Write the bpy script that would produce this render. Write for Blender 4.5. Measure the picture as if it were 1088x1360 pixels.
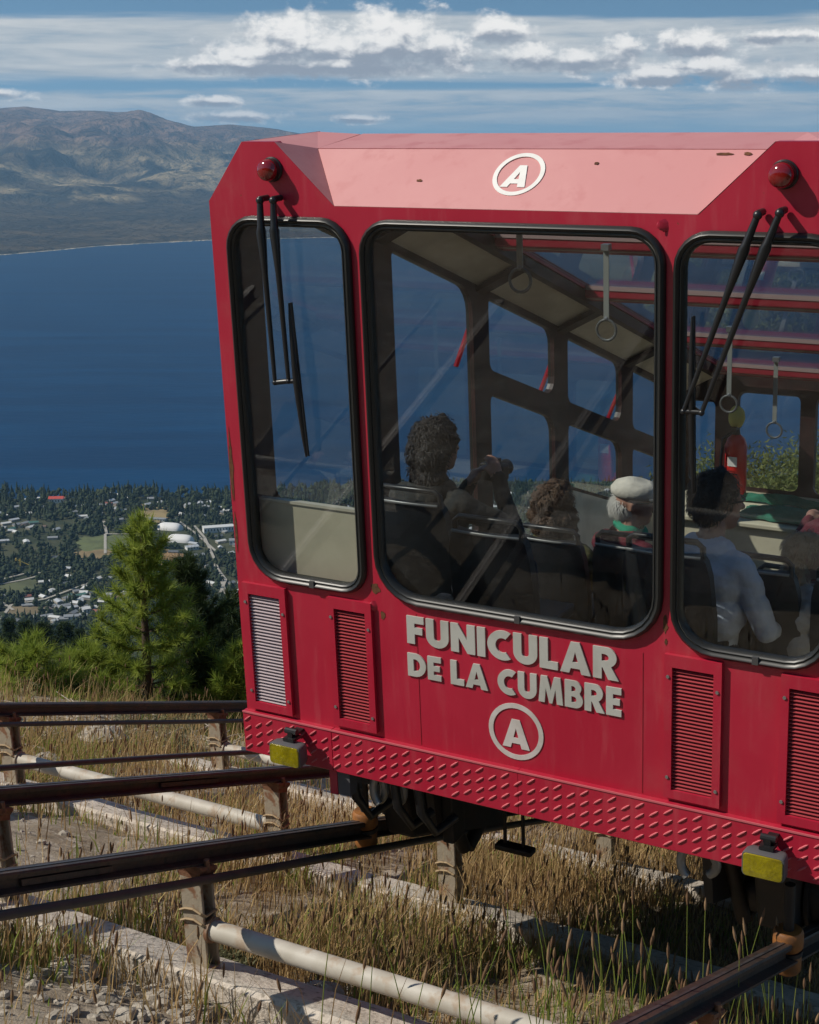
import bpy, bmesh, math, random
import numpy as np
from mathutils import Vector, Matrix
from mathutils.geometry import delaunay_2d_cdt
from mathutils.noise import fractal, noise_vector

R = math.radians
random.seed(7); rng = np.random.default_rng(7)
scn = bpy.context.scene
col = scn.collection
for o in list(bpy.data.objects): bpy.data.objects.remove(o)

# ------------------------------------------------------------------ camera
cam_d = bpy.data.cameras.new('camera'); cam = bpy.data.objects.new('camera', cam_d); col.objects.link(cam)
cam.location = (0, 0, 0); cam.rotation_euler = (R(90 - 13.2136), 0, 0)
cam_d.sensor_fit = 'VERTICAL'; cam_d.sensor_height = 24; cam_d.lens = 2082.7 / 1360 * 24
cam_d.clip_start = 0.1; cam_d.clip_end = 90000
scn.camera = cam

# ------------------------------------------------------------------ light and sky
SUN_EL, SUN_AZ = 43.0, -98.0
sd = Vector((math.sin(R(SUN_AZ)) * math.cos(R(SUN_EL)), math.cos(R(SUN_AZ)) * math.cos(R(SUN_EL)), math.sin(R(SUN_EL))))
sun_d = bpy.data.lights.new('sun', 'SUN'); sun_d.energy = 3.6; sun_d.angle = R(0.53); sun_d.color = (1, 0.93, 0.82)
sun = bpy.data.objects.new('sun', sun_d); col.objects.link(sun); sun.rotation_euler = sd.to_track_quat('Z', 'Y').to_euler()
scn.view_settings.view_transform = 'Standard'; scn.view_settings.look = 'None'
scn.view_settings.exposure = 0.25; scn.view_settings.gamma = 1; scn.view_settings.use_curve_mapping = False
scn.cycles.max_bounces = 8; scn.cycles.transparent_max_bounces = 16; scn.cycles.volume_bounces = 0
scn.cycles.use_denoising = True; scn.cycles.caustics_reflective = False; scn.cycles.caustics_refractive = False

class G:
    """tiny node-graph helper"""
    def __init__(s, tree): s.t = tree; s.n = tree.nodes; s.l = tree.links
    def new(s, typ, **kw):
        n = s.n.new(typ)
        for k, v in kw.items(): setattr(n, k, v)
        return n
    def put(s, sock, v):
        if isinstance(v, bpy.types.NodeSocket): s.l.new(v, sock)
        elif isinstance(v, (tuple, list)) and len(v) == 3 and sock.type == 'RGBA': sock.default_value = (*v, 1)
        elif v is not None: sock.default_value = v
    def math(s, op, a, b=None, c=None, clamp=False):
        n = s.new('ShaderNodeMath', operation=op, use_clamp=clamp)
        for i, v in enumerate((a, b, c)): s.put(n.inputs[i], v)
        return n.outputs[0]
    def mix(s, f, a, b):
        n = s.new('ShaderNodeMix', data_type='RGBA'); s.put(n.inputs[0], f); s.put(n.inputs[6], a); s.put(n.inputs[7], b)
        return n.outputs[2]
    def ss(s, x, a, b):
        n = s.new('ShaderNodeMapRange', interpolation_type='SMOOTHSTEP'); s.put(n.inputs[0], x)
        n.inputs[1].default_value = a; n.inputs[2].default_value = b
        return n.outputs[0]
    def noise(s, vec, scale, detail=4, rough=0.55, dist=0):
        n = s.new('ShaderNodeTexNoise'); s.put(n.inputs['Vector'], vec)
        n.inputs['Scale'].default_value = scale; n.inputs['Detail'].default_value = detail
        n.inputs['Roughness'].default_value = rough; n.inputs['Distortion'].default_value = dist
        return n.outputs[0]
    def xyz(s, x, y, z):
        n = s.new('ShaderNodeCombineXYZ')
        for i, v in enumerate((x, y, z)): s.put(n.inputs[i], v)
        return n.outputs[0]

def make_world():
    w = bpy.data.worlds.new('World'); scn.world = w; w.use_nodes = True
    g = G(w.node_tree); g.n.clear()
    out = g.new('ShaderNodeOutputWorld')
    tc = g.new('ShaderNodeTexCoord'); sep = g.new('ShaderNodeSeparateXYZ'); g.l.new(tc.outputs['Generated'], sep.inputs[0])
    X, Y, Z = sep.outputs
    # the clear mountain air: the sky is read a little higher up than the horizon
    up = g.xyz(X, Y, g.math('ADD', g.math('MULTIPLY', g.math('ABSOLUTE', Z), 2.2), 0.16))
    nv = g.new('ShaderNodeVectorMath', operation='NORMALIZE'); g.l.new(up, nv.inputs[0])
    sky = g.new('ShaderNodeTexSky', sky_type='NISHITA'); sky.sun_disc = False
    sky.sun_elevation = R(SUN_EL); sky.sun_rotation = R(SUN_AZ); sky.altitude = 1400
    sky.air_density = 1.0; sky.dust_density = 0.6; sky.ozone_density = 2.0
    g.l.new(nv.outputs[0], sky.inputs[0])
    hs = g.new('ShaderNodeHueSaturation'); hs.inputs['Saturation'].default_value = 0.95; g.l.new(sky.outputs[0], hs.inputs['Color'])
    bg = g.new('ShaderNodeBackground'); bg.inputs[1].default_value = 0.100; mu = g.new('ShaderNodeVectorMath', operation='MULTIPLY'); mu.inputs[1].default_value = (0.80, 1.0, 0.93); g.l.new(hs.outputs[0], mu.inputs[0]); g.l.new(mu.outputs[0], bg.inputs[0])
    az = g.math('ARCTAN2', X, Y); el = g.math('ARCSINE', Z)
    # sheets of stratus
    v1 = g.xyz(g.math('MULTIPLY', az, 5), g.math('MULTIPLY', el, 75), 0.0)
    n1 = g.noise(v1, 1.0, 6, 0.55, 0.4)
    v2 = g.xyz(g.math('MULTIPLY', az, 16), g.math('MULTIPLY', el, 150), 3.1)
    n2 = g.noise(v2, 1.0, 5, 0.6, 0.3)
    elw = g.math('ADD', el, g.math('MULTIPLY', g.math('SUBTRACT', n1, 0.5), 0.022))
    b1 = g.math('MULTIPLY', g.ss(elw, 0.036, 0.043), g.math('SUBTRACT', 1.0, g.ss(elw, 0.071, 0.078)))
    b2 = g.math('MULTIPLY', g.ss(elw, 0.004, 0.020), g.math('SUBTRACT', 1.0, g.ss(elw, 0.029, 0.035)))
    st = g.math('MAXIMUM', g.math('MULTIPLY', b1, g.ss(n2, 0.0, 0.44)), g.math('MULTIPLY', b2, g.math('MULTIPLY', g.ss(n2, 0.16, 0.56), 0.85)))
    st = g.math('MAXIMUM', st, g.math('MULTIPLY', g.math('MULTIPLY', g.ss(n1, 0.62, 0.85), g.ss(el, 0.13, 0.3)), 0.5))
    # cumulus
    q = g.xyz(g.math('MULTIPLY', az, 1.0), g.math('MULTIPLY', el, 1.5), 0.0)
    c1 = g.noise(q, 46, 7, 0.60, 0.2)
    qs = g.xyz(g.math('ADD', az, -0.004), g.math('ADD', g.math('MULTIPLY', el, 1.5), 0.007), 0.0)
    c2 = g.noise(qs, 46, 7, 0.60, 0.2)
    blobs = [(392, 64, 76, 44), (330, 86, 74, 26), (520, 58, 82, 44), (470, 80, 110, 34), (580, 76, 52, 32), (282, 94, 60, 14), (430, 98, 200, 13),
             (655, 52, 46, 24), (690, 84, 90, 20), (815, 76, 44, 22), (905, 70, 60, 24), (770, 90, 80, 18), (975, 112, 60, 18), (1060, 110, 50, 16), (1010, 62, 70, 12), (860, 110, 90, 12),
             (900, 98, 110, 16), (292, 138, 44, 9), (318, 157, 70, 9), (480, 160, 46, 7), (10, 130, 50, 9),
             (-250, 90, 120, 30), (-600, 70, 100, 26), (1400, 80, 140, 34), (1900, 95, 160, 30), (-1300, 80, 200, 36), (2700, 85, 240, 40)]
    dens = None
    base = None
    for bx, by, rx, ry in blobs:
        a0 = math.atan((bx - 544) / 2083.0); e0 = (191 - by) / 2083.0
        dx = g.math('DIVIDE', g.math('SUBTRACT', az, a0), rx / 2083.0); dy = g.math('DIVIDE', g.math('SUBTRACT', el, e0), ry / 2083.0)
        d = g.math('SUBTRACT', 1.0, g.math('SQRT', g.math('ADD', g.math('MULTIPLY', dx, dx), g.math('MULTIPLY', dy, dy))))
        dens = d if dens is None else g.math('SMOOTH_MAX', dens, d, 0.25)
        hh = g.math('MULTIPLY', g.math('MAXIMUM', d, 0.0), dy)
        base = hh if base is None else g.math('ADD', base, hh)
    nn = g.math('MULTIPLY', g.math('SUBTRACT', c1, 0.5), 2.5)
    c4 = g.noise(q, 170, 4, 0.6, 0.3); cd = g.math('ADD', g.math('ADD', dens, nn), g.math('MULTIPLY', g.math('SUBTRACT', c4, 0.5), 0.8))
    cum = g.ss(cd, -0.14, 0.66)
    lit = g.math('ADD', g.math('MULTIPLY', g.math('SUBTRACT', c1, c2), 2.0), g.math('ADD', g.math('MULTIPLY', base, 2.3), 0.47), clamp=True)
    lit = g.ss(lit, 0.08, 0.85)
    ccol = g.mix(lit, (0.28, 0.31, 0.36), (0.84, 0.82, 0.79))
    scol = g.mix(g.ss(n2, 0.3, 0.75), (0.38, 0.43, 0.47), (0.58, 0.59, 0.585))
    ec = g.new('ShaderNodeBackground'); es = g.new('ShaderNodeBackground'); g.l.new(ccol, ec.inputs[0]); g.l.new(scol, es.inputs[0])
    m1 = g.new('ShaderNodeMixShader'); g.l.new(g.math('MULTIPLY', st, 0.93), m1.inputs[0]); g.l.new(bg.outputs[0], m1.inputs[1]); g.l.new(es.outputs[0], m1.inputs[2])
    m2 = g.new('ShaderNodeMixShader'); g.l.new(cum, m2.inputs[0]); g.l.new(m1.outputs[0], m2.inputs[1]); g.l.new(ec.outputs[0], m2.inputs[2])
    g.l.new(m2.outputs[0], out.inputs[0])
make_world()

# ------------------------------------------------------------------ car frame
O = np.array([0.3813729, 6.0, -0.9297036]); W = np.array([0.8623987, -0.5062297, 0.0])
V = np.array([-0.03930275, -0.06695506, 0.9969816]); D = np.array([0.48348625, 0.82365365, -0.29637089])
N = np.array([0.50622967, 0.8623987, 0.0]); Yc = np.cross(V, W); CA, SA = 0.92918044, 0.36962644
def S(u, t, v): return O + u * W + t * D + v * V          # t runs along the sloping track
def L(u, y, z): return O + u * W + y * Yc + z * V          # square car axes
def ZT(t): return -SA * t
CAMP = 0.23062156; CF = np.array([0, math.cos(CAMP), -math.sin(CAMP)]); CU = np.array([0, math.sin(CAMP), math.cos(CAMP)]); CX = np.array([1.0, 0, 0])
def sight(x, y): return CX * (x - 544) / 2082.7 - CU * (y - 680) / 2082.7 + CF
def at_z(x, y, z):
    d = sight(x, y); return d * (z / d[2])
def at_y(x, y, Yd):
    d = sight(x, y); return d * (Yd / d[1])

# ------------------------------------------------------------------ mesh building
class MB:
    def __init__(s): s.v = []; s.f = []; s.m = []
    def add(s, vs, fs, mi=0):
        b = len(s.v); s.v += [tuple(map(float, p)) for p in vs]
        for f in fs: s.f.append(tuple(b + i for i in f)); s.m.append(mi)
        return s
    def hexa(s, p, mi=0):    # 8 corners: bottom ring 0-3, top ring 4-7
        return s.add(p, [(3, 2, 1, 0), (4, 5, 6, 7), (0, 1, 5, 4), (1, 2, 6, 5), (2, 3, 7, 6), (3, 0, 4, 7)], mi)
    def box(s, a, b, T=None, mi=0):
        T = T or (lambda x, y, z: np.array([x, y, z]))
        (x0, y0, z0), (x1, y1, z1) = a, b
        return s.hexa([T(x0, y0, z0), T(x1, y0, z0), T(x1, y1, z0), T(x0, y1, z0), T(x0, y0, z1), T(x1, y0, z1), T(x1, y1, z1), T(x0, y1, z1)], mi)
    def tube(s, pts, r, n=10, mi=0, cap=True, closed=False):
        pts = [np.array(p, float) for p in pts]; k = len(pts)
        rs = r if isinstance(r, (list, tuple, np.ndarray)) else [r] * k
        vs = []; up = None
        for i in range(k):
            if closed: t = pts[(i + 1) % k] - pts[i - 1]
            else: t = pts[min(i + 1, k - 1)] - pts[max(i - 1, 0)]
            t = t / (np.linalg.norm(t) + 1e-12)
            if up is None:
                up = np.array([0, 0, 1.0]) if abs(t[2]) < 0.9 else np.array([1.0, 0, 0])
            a = np.cross(up, t); a /= np.linalg.norm(a) + 1e-12; up = np.cross(t, a)
            for j in range(n):
                an = 2 * math.pi * j / n
                vs.append(pts[i] + rs[i] * (math.cos(an) * a + math.sin(an) * up))
        fs = []
        for i in range(k if closed else k - 1):
            i2 = (i + 1) % k
            for j in range(n): fs.append((i * n + j, i * n + (j + 1) % n, i2 * n + (j + 1) % n, i2 * n + j))
        if cap and not closed: fs.append(tuple(range(n))[::-1]); fs.append(tuple((k - 1) * n + j for j in range(n)))
        return s.add(vs, fs, mi)
    def loft(s, rings, mi=0, cap=True, closed=True):
        n = len(rings[0]); vs = [p for r in rings for p in r]; fs = []
        for i in range(len(rings) - 1):
            for j in range(n if closed else n - 1):
                fs.append((i * n + j, i * n + (j + 1) % n, (i + 1) * n + (j + 1) % n, (i + 1) * n + j))
        if cap: fs.append(tuple(range(n))[::-1]); fs.append(tuple((len(rings) - 1) * n + j for j in range(n)))
        return s.add(vs, fs, mi)
    def blob(s, c, rad, nu=10, nv=7, mi=0, jit=0.0, rot=None, seed=0):
        rr = random.Random(seed); vs = []; c = np.array(c, float)
        for i in range(nv + 1):
            th = math.pi * i / nv
            for j in range(nu):
                ph = 2 * math.pi * j / nu; k = 1 + jit * (rr.random() - .5) * 2
                p = np.array([math.sin(th) * math.cos(ph) * rad[0], math.sin(th) * math.sin(ph) * rad[1], math.cos(th) * rad[2]]) * k
                if rot is not None: p = rot @ p
                vs.append(c + p)
        fs = [(i * nu + j, i * nu + (j + 1) % nu, (i + 1) * nu + (j + 1) % nu, (i + 1) * nu + j) for i in range(nv) for j in range(nu)]
        return s.add(vs, fs, mi)
    def build(s, name, mats, parent=None, smooth=None, bevel=None, merge=False):
        off = world_loc(parent)
        me = bpy.data.meshes.new(name)
        vs = np.array(s.v) - off
        me.from_pydata(vs.tolist(), [], s.f)
        if not isinstance(mats, (list, tuple)): mats = [mats]
        for m in mats: me.materials.append(m)
        if len(mats) > 1: me.polygons.foreach_set('material_index', s.m)
        bm = bmesh.new(); bm.from_mesh(me)
        if merge: bmesh.ops.remove_doubles(bm, verts=bm.verts, dist=1e-5)
        bmesh.ops.recalc_face_normals(bm, faces=bm.faces)
        if bevel: bmesh.ops.bevel(bm, geom=[e for e in bm.edges if e.is_manifold and e.calc_face_angle(0) > 0.5], offset=bevel, segments=2, affect='EDGES', profile=0.5)
        bm.to_mesh(me); bm.free()
        if smooth is not None:
            me.polygons.foreach_set('use_smooth', [True] * len(me.polygons)); me.set_sharp_from_angle(angle=R(smooth))
        o = bpy.data.objects.new(name, me); col.objects.link(o); o.parent = parent
        return o

def world_loc(p):
    w = np.zeros(3)
    while p is not None:
        w += np.array(p.location); p = p.parent
    return w
def tag(o, label=None, cat=None, group=None, kind=None):
    if label: o['label'] = label
    if cat: o['category'] = cat
    if group: o['group'] = group
    if kind: o['kind'] = kind
    return o
def thing(name, loc, label, cat, group=None):
    o = bpy.data.objects.new(name, None); col.objects.link(o); o.location = Vector([float(x) for x in loc]); o.empty_display_size = 0.2
    return tag(o, label, cat, group)
def dup(o, loc, rotz=0, scale=1, label=None, parent=None):
    c = o.copy(); col.objects.link(c); c.parent = parent
    if parent is None:
        c.location = Vector([float(x) for x in loc]); c.rotation_euler = (0, 0, rotz); c.scale = (scale,) * 3
        if label: c['label'] = label
    for ch in list(o.children): dup(ch, None, parent=c)
    return c

def inside(loops, x, y):
    c = False
    for lp in loops:
        for (x0, y0), (x1, y1) in zip(lp, lp[1:] + lp[:1]):
            if (y0 > y) != (y1 > y) and x < (x1 - x0) * (y - y0) / (y1 - y0) + x0: c = not c
    return c
def plate(loops, depth, T, mb=None, mi=0, mi_side=None):
    """flat panel with holes: loops of 2D points, first is the outline; depth d0..d1 on the third axis of T"""
    mb = mb or MB(); d0, d1 = depth
    flat = [p for lp in loops for p in lp]; n = len(flat); ed = []; b = 0
    for lp in loops:
        k = len(lp); ed += [(b + i, b + (i + 1) % k) for i in range(k)]; b += k
    cv, _, cf, ov, _, _ = delaunay_2d_cdt([Vector(p) for p in flat], ed, [], 0, 1e-7)
    back = [o[0] if o else 0 for o in ov]; tris = [t for t in ([back[i] for i in f] for f in cf) if inside(loops, sum(flat[i][0] for i in t) / 3, sum(flat[i][1] for i in t) / 3)]
    vs = [T(p[0], p[1], d0) for p in flat] + [T(p[0], p[1], d1) for p in flat]
    fs = [tuple(t) for t in tris] + [tuple(n + i for i in reversed(t)) for t in tris]
    mb.add(vs, fs, mi)
    sf = []; b = 0
    for lp in loops:
        k = len(lp)
        for i in range(k): sf.append((b + i, b + (i + 1) % k, n + b + (i + 1) % k, n + b + i))
        b += k
    mb.add(vs, sf, mi if mi_side is None else mi_side)
    return mb
def rr(u0, u1, v0, v1, r, n=7):
    """rounded rectangle; r = one radius or (bl, br, tr, tl)"""
    r = (r,) * 4 if isinstance(r, (int, float)) else r
    pts = []
    for (cx, cy, a, q) in ((u0 + r[0], v0 + r[0], 180, r[0]), (u1 - r[1], v0 + r[1], 270, r[1]), (u1 - r[2], v1 - r[2], 0, r[2]), (u0 + r[3], v1 - r[3], 90, r[3])):
        for i in range(n):
            an = R(a + 90 * i / (n - 1)); pts.append((cx + q * math.cos(an), cy + q * math.sin(an)))
    return pts

# ------------------------------------------------------------------ materials
MATS = {}
def mat(name, c, rough=0.6, metal=0.0, var=0.0, scale=8.0, c2=None, lo=0.4, hi=0.65, bump=0.0, bscale=30, spec=0.5, coat=0.0, coord='Object', detail=5, trans=0.0, sheen=0.0, c3=None, s3=60):
    if name in MATS: return MATS[name]
    m = bpy.data.materials.new(name); m.use_nodes = True; g = G(m.node_tree); p = g.n['Principled BSDF']
    tc = g.new('ShaderNodeTexCoord'); vec = tc.outputs[coord]
    colr = (*c, 1)
    src = None
    if c2 is not None:
        n = g.noise(vec, scale, detail, 0.6, 0.3); src = g.mix(g.ss(n, lo, hi), c, c2)
    if c3 is not None:
        n3 = g.noise(vec, s3, 4, 0.6); src = g.mix(g.ss(n3, 0.52, 0.68), src if src is not None else c, c3)
    if var > 0:
        n = g.noise(vec, scale * 2.3, 3, 0.6)
        hs = g.new('ShaderNodeHueSaturation'); g.put(hs.inputs['Value'], g.math('ADD', 1 - var, g.math('MULTIPLY', n, 2 * var)))
        g.put(hs.inputs['Color'], src if src is not None else c); src = hs.outputs[0]
    if src is not None: g.l.new(src, p.inputs['Base Color'])
    else: p.inputs['Base Color'].default_value = colr
    p.inputs['Roughness'].default_value = rough; p.inputs['Metallic'].default_value = metal
    p.inputs['Specular IOR Level'].default_value = spec
    if coat: p.inputs['Coat Weight'].default_value = coat; p.inputs['Coat Roughness'].default_value = 0.15
    if trans: p.inputs['Subsurface Weight'].default_value = 0.0
    if bump > 0:
        nb = g.noise(vec, bscale, 4, 0.6); b = g.new('ShaderNodeBump'); b.inputs['Strength'].default_value = bump; b.inputs['Distance'].default_value = 0.02
        g.l.new(nb, b.inputs['Height']); g.l.new(b.outputs[0], p.inputs['Normal'])
    MATS[name] = m
    return m

def red_paint():
    m = bpy.data.materials.new('red_paint'); m.use_nodes = True; g = G(m.node_tree); p = g.n['Principled BSDF']
    tc = g.new('ShaderNodeTexCoord'); vec = tc.outputs['Object']
    a = g.noise(vec, 1.7, 5, 0.6, 0.4)
    base = g.mix(g.ss(a, 0.35, 0.7), (0.40, 0.009, 0.033), (0.44, 0.015, 0.042))
    # vertical run-off streaks, rust specks, faint dust
    mp = g.new('ShaderNodeMapping'); mp.inputs['Scale'].default_value = (9, 9, 0.6); g.l.new(vec, mp.inputs[0])
    sk = g.noise(mp.outputs[0], 2.2, 5, 0.65)
    base = g.mix(g.math('MULTIPLY', g.ss(sk, 0.50, 0.8), 0.30), base, (0.50, 0.11, 0.12)); dn = g.noise(vec, 0.9, 7, 0.7, 0.6); base = g.mix(g.math('MULTIPLY', g.ss(dn, 0.52, 0.72), 0.16), base, (0.34, 0.20, 0.16))
    sp = g.noise(vec, 42, 3, 0.5)
    base = g.mix(g.ss(sp, 0.755, 0.78), base, (0.16, 0.05, 0.02))
    g.l.new(base, p.inputs['Base Color'])
    g.l.new(g.math('ADD', 0.28, g.math('MULTIPLY', sk, 0.30)), p.inputs['Roughness']); p.inputs['Coat Weight'].default_value = 0.18; p.inputs['Coat Roughness'].default_value = 0.12
    b = g.new('ShaderNodeBump'); b.inputs['Strength'].default_value = 0.22; b.inputs['Distance'].default_value = 0.02
    g.l.new(g.noise(vec, 2.3, 3, 0.5), b.inputs['Height']); g.l.new(b.outputs[0], p.inputs['Normal'])
    return m
def glass(name, tint, refl=1.0, dirt=0.03):
    m = bpy.data.materials.new(name); m.use_nodes = True; g = G(m.node_tree); g.n.clear()
    out = g.new('ShaderNodeOutputMaterial'); tr = g.new('ShaderNodeBsdfTransparent'); tr.inputs[0].default_value = (*tint, 1)
    gl = g.new('ShaderNodeBsdfGlossy'); gl.inputs['Roughness'].default_value = 0.012; gl.inputs[0].default_value = (refl, refl, refl, 1)
    ge = g.new('ShaderNodeNewGeometry'); dt = g.new('ShaderNodeVectorMath', operation='DOT_PRODUCT')
    g.l.new(ge.outputs['Normal'], dt.inputs[0]); g.l.new(ge.outputs['Incoming'], dt.inputs[1])
    fac = g.math('ADD', 0.027, g.math('MULTIPLY', 0.9, g.math('POWER', g.math('SUBTRACT', 1.0, g.math('ABSOLUTE', dt.outputs['Value']), clamp=True), 5.0)), clamp=True)
    mx = g.new('ShaderNodeMixShader'); g.l.new(fac, mx.inputs[0]); g.l.new(tr.outputs[0], mx.inputs[1]); g.l.new(gl.outputs[0], mx.inputs[2])
    tc = g.new('ShaderNodeTexCoord'); df = g.new('ShaderNodeBsdfDiffuse'); df.inputs[0].default_value = (0.5, 0.5, 0.48, 1)
    dn = g.noise(tc.outputs['Object'], 2.6, 6, 0.7, 0.8)
    m2 = g.new('ShaderNodeMixShader'); g.l.new(g.math('MULTIPLY', g.ss(dn, 0.35, 0.8), dirt), m2.inputs[0])
    g.l.new(mx.outputs[0], m2.inputs[1]); g.l.new(df.outputs[0], m2.inputs[2]); g.l.new(m2.outputs[0], out.inputs[0])
    return m

RED = red_paint()
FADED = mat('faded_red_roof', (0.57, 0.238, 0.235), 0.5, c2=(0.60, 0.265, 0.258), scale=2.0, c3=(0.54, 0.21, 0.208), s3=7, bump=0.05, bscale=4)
DULL = mat('dull_red_trim', (0.36, 0.02, 0.035), 0.4, var=0.15, scale=6)
RUBBER = mat('black_rubber', (0.016, 0.016, 0.015), 0.38, var=0.2, scale=20)
GROOVE = mat('gasket_filler', (0.20, 0.20, 0.18), 0.4)
TRIM = mat('shaded_red_trim', (0.040, 0.011, 0.010), 0.55, c2=(0.020, 0.009, 0.008), scale=5)  # red of the inner trim with the cabin shade put into the colour
BEIGE = mat('beige_lining', (0.84, 0.76, 0.60), 0.35, c2=(0.70, 0.62, 0.48), scale=3, bump=0.35, bscale=5)
CREAM = mat('cream_panel', (0.62, 0.57, 0.42), 0.55, c2=(0.55, 0.50, 0.37), scale=3)
FLOORM = mat('dark_floor', (0.05, 0.05, 0.05), 0.8, var=0.2)
WHITEP = mat('grey_white_lettering', (0.47, 0.47, 0.43), 0.5, c2=(0.40, 0.40, 0.36), scale=5)
WHITEL = mat('white_logo_paint', (0.80, 0.78, 0.74), 0.5, c2=(0.72, 0.70, 0.66), scale=9)
GREYL = mat('grey_logo_paint', (0.60, 0.56, 0.53), 0.5, c2=(0.5, 0.46, 0.42), scale=9)
BLACKM = mat('black_metal', (0.013, 0.013, 0.014), 0.35, var=0.3, scale=12)
CHASSIS = mat('greasy_chassis', (0.018, 0.016, 0.015), 0.6, c2=(0.035, 0.025, 0.02), scale=6)
STEEL = mat('grey_steel', (0.30, 0.30, 0.29), 0.4, metal=0.6, var=0.2)
LOUVRE = mat('louvre_red', (0.40, 0.06, 0.07), 0.32, var=0.1)
LOUVREP = mat('louvre_pale', (0.62, 0.52, 0.54), 0.3, metal=0.2, var=0.1)
REDLENS = mat('red_lens', (0.20, 0.001, 0.002), 0.06, spec=0.8, coat=0.6)
YELLENS = mat('yellow_lens', (0.30, 0.25, 0.003), 0.1, spec=0.8, coat=0.6, c2=(0.20, 0.165, 0.003), scale=14, bump=0.25, bscale=30)
LAMPG = mat('lamp_grey', (0.09, 0.09, 0.095), 0.55)
ORANGE = mat('orange_roller', (0.30, 0.115, 0.025), 0.6, c2=(0.14, 0.06, 0.02), scale=12)
RAILM = mat('rail_steel', (0.050, 0.038, 0.034), 0.5, metal=0.15, c2=(0.085, 0.050, 0.035), scale=7, c3=(0.03, 0.024, 0.022), s3=30, bump=0.15, bscale=40)
RAILTOP = mat('rail_running_top', (0.12, 0.11, 0.11), 0.45, metal=0.5, c2=(0.07, 0.06, 0.06), scale=9)
CABLEM = mat('cable_pipe', (0.05, 0.045, 0.043), 0.55, c2=(0.08, 0.06, 0.05), scale=9)
POSTM = mat('post_paint', (0.34, 0.29, 0.22), 0.65, c2=(0.22, 0.11, 0.06), scale=9, lo=0.5, hi=0.62, bump=0.2)
RUST = mat('rust', (0.15, 0.06, 0.03), 0.85, c2=(0.25, 0.13, 0.07), scale=14, bump=0.3)
PIPE = mat('white_pipe', (0.52, 0.485, 0.42), 0.6, c2=(0.43, 0.395, 0.33), scale=5, c3=(0.38, 0.30, 0.22), s3=11)
CONC = mat('concrete', (0.60, 0.53, 0.45), 0.9, c2=(0.50, 0.44, 0.37), scale=3.5, c3=(0.27, 0.23, 0.18), s3=26, bump=0.5, bscale=35)
ROCKM = mat('pale_rock', (0.41, 0.365, 0.305), 0.9, c2=(0.29, 0.255, 0.21), scale=9, bump=0.6, bscale=30)
BARK = mat('pine_bark', (0.09, 0.055, 0.035), 0.9, c2=(0.05, 0.035, 0.025), scale=14, bump=0.5)
SEATM = mat('charcoal_seat', (0.018, 0.019, 0.021), 0.45, var=0.15, scale=6)
HAIRB = mat('brown_hair', (0.055, 0.028, 0.014), 0.55, c2=(0.10, 0.05, 0.022), scale=40, bump=0.6, bscale=70)
HAIRK = mat('dark_hair', (0.010, 0.007, 0.006), 0.6, c2=(0.022, 0.013, 0.010), scale=40, bump=0.6, bscale=80)
HAIRG = mat('fair_hair', (0.58, 0.40, 0.24), 0.5, c2=(0.42, 0.27, 0.15), scale=30, bump=0.5, bscale=60)
HAIRW = mat('white_hair', (0.60, 0.58, 0.54), 0.7)
SKIN = mat('skin', (0.44, 0.24, 0.17), 0.5, c2=(0.38, 0.19, 0.13), scale=12)
def cloth(n, c, k=0.75): return mat('cloth_' + n, c, 0.9, c2=tuple(x * k for x in c), scale=7, bump=0.4, bscale=16)
GLASS = glass('tinted_glass', (0.88, 0.90, 0.90), 1.0, 0.010)
GLASS2 = glass('side_glass', (0.95, 0.97, 0.98), 1.0, 0.012)
GLASS3 = glass('roof_glass', (0.84, 0.88, 0.92), 1.0, 0.03)

# ================================================================== GROUND
def vnoise(x, y, seed=0):
    xi = np.floor(x).astype(np.int64); yi = np.floor(y).astype(np.int64); xf = x - xi; yf = y - yi
    def h(a, b):
        k = (a * 374761393 + b * 668265263 + seed * 974711) & 0xFFFFFFFF
        k = ((k ^ (k >> 13)) * 1274126177) & 0xFFFFFFFF
        return ((k ^ (k >> 16)) & 0xFFFF) / 65535.0
    u = xf * xf * (3 - 2 * xf); v = yf * yf * (3 - 2 * yf)
    return (h(xi, yi) * (1 - u) + h(xi + 1, yi) * u) * (1 - v) + (h(xi, yi + 1) * (1 - u) + h(xi + 1, yi + 1) * u) * v
def fbm(x, y, oct=4, seed=0):
    x = np.asarray(x, float); y = np.asarray(y, float); a = 0; s = 1; tot = 0
    for i in range(oct):
        a = a + s * vnoise(x, y, seed + i * 17); tot += s; s *= 0.5; x = x * 2.03 + 5.1; y = y * 2.03 + 1.7
    return a / tot
LAKE_Z = -604.0; TOWN_Z = -600.0
G0 = O + (-2.80) * V; SL = 0.31035
def near_plane(x, y): return G0[2] - SL * ((x - G0[0]) * N[0] + (y - G0[1]) * N[1])
def shore_y(x): return 2735 + 0.10 * (x + 300) + 55 * (fbm(np.asarray(x) * 0.008 + 40, np.asarray(x) * 0 + 3, 4, 5) - 0.5) * 2
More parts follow.
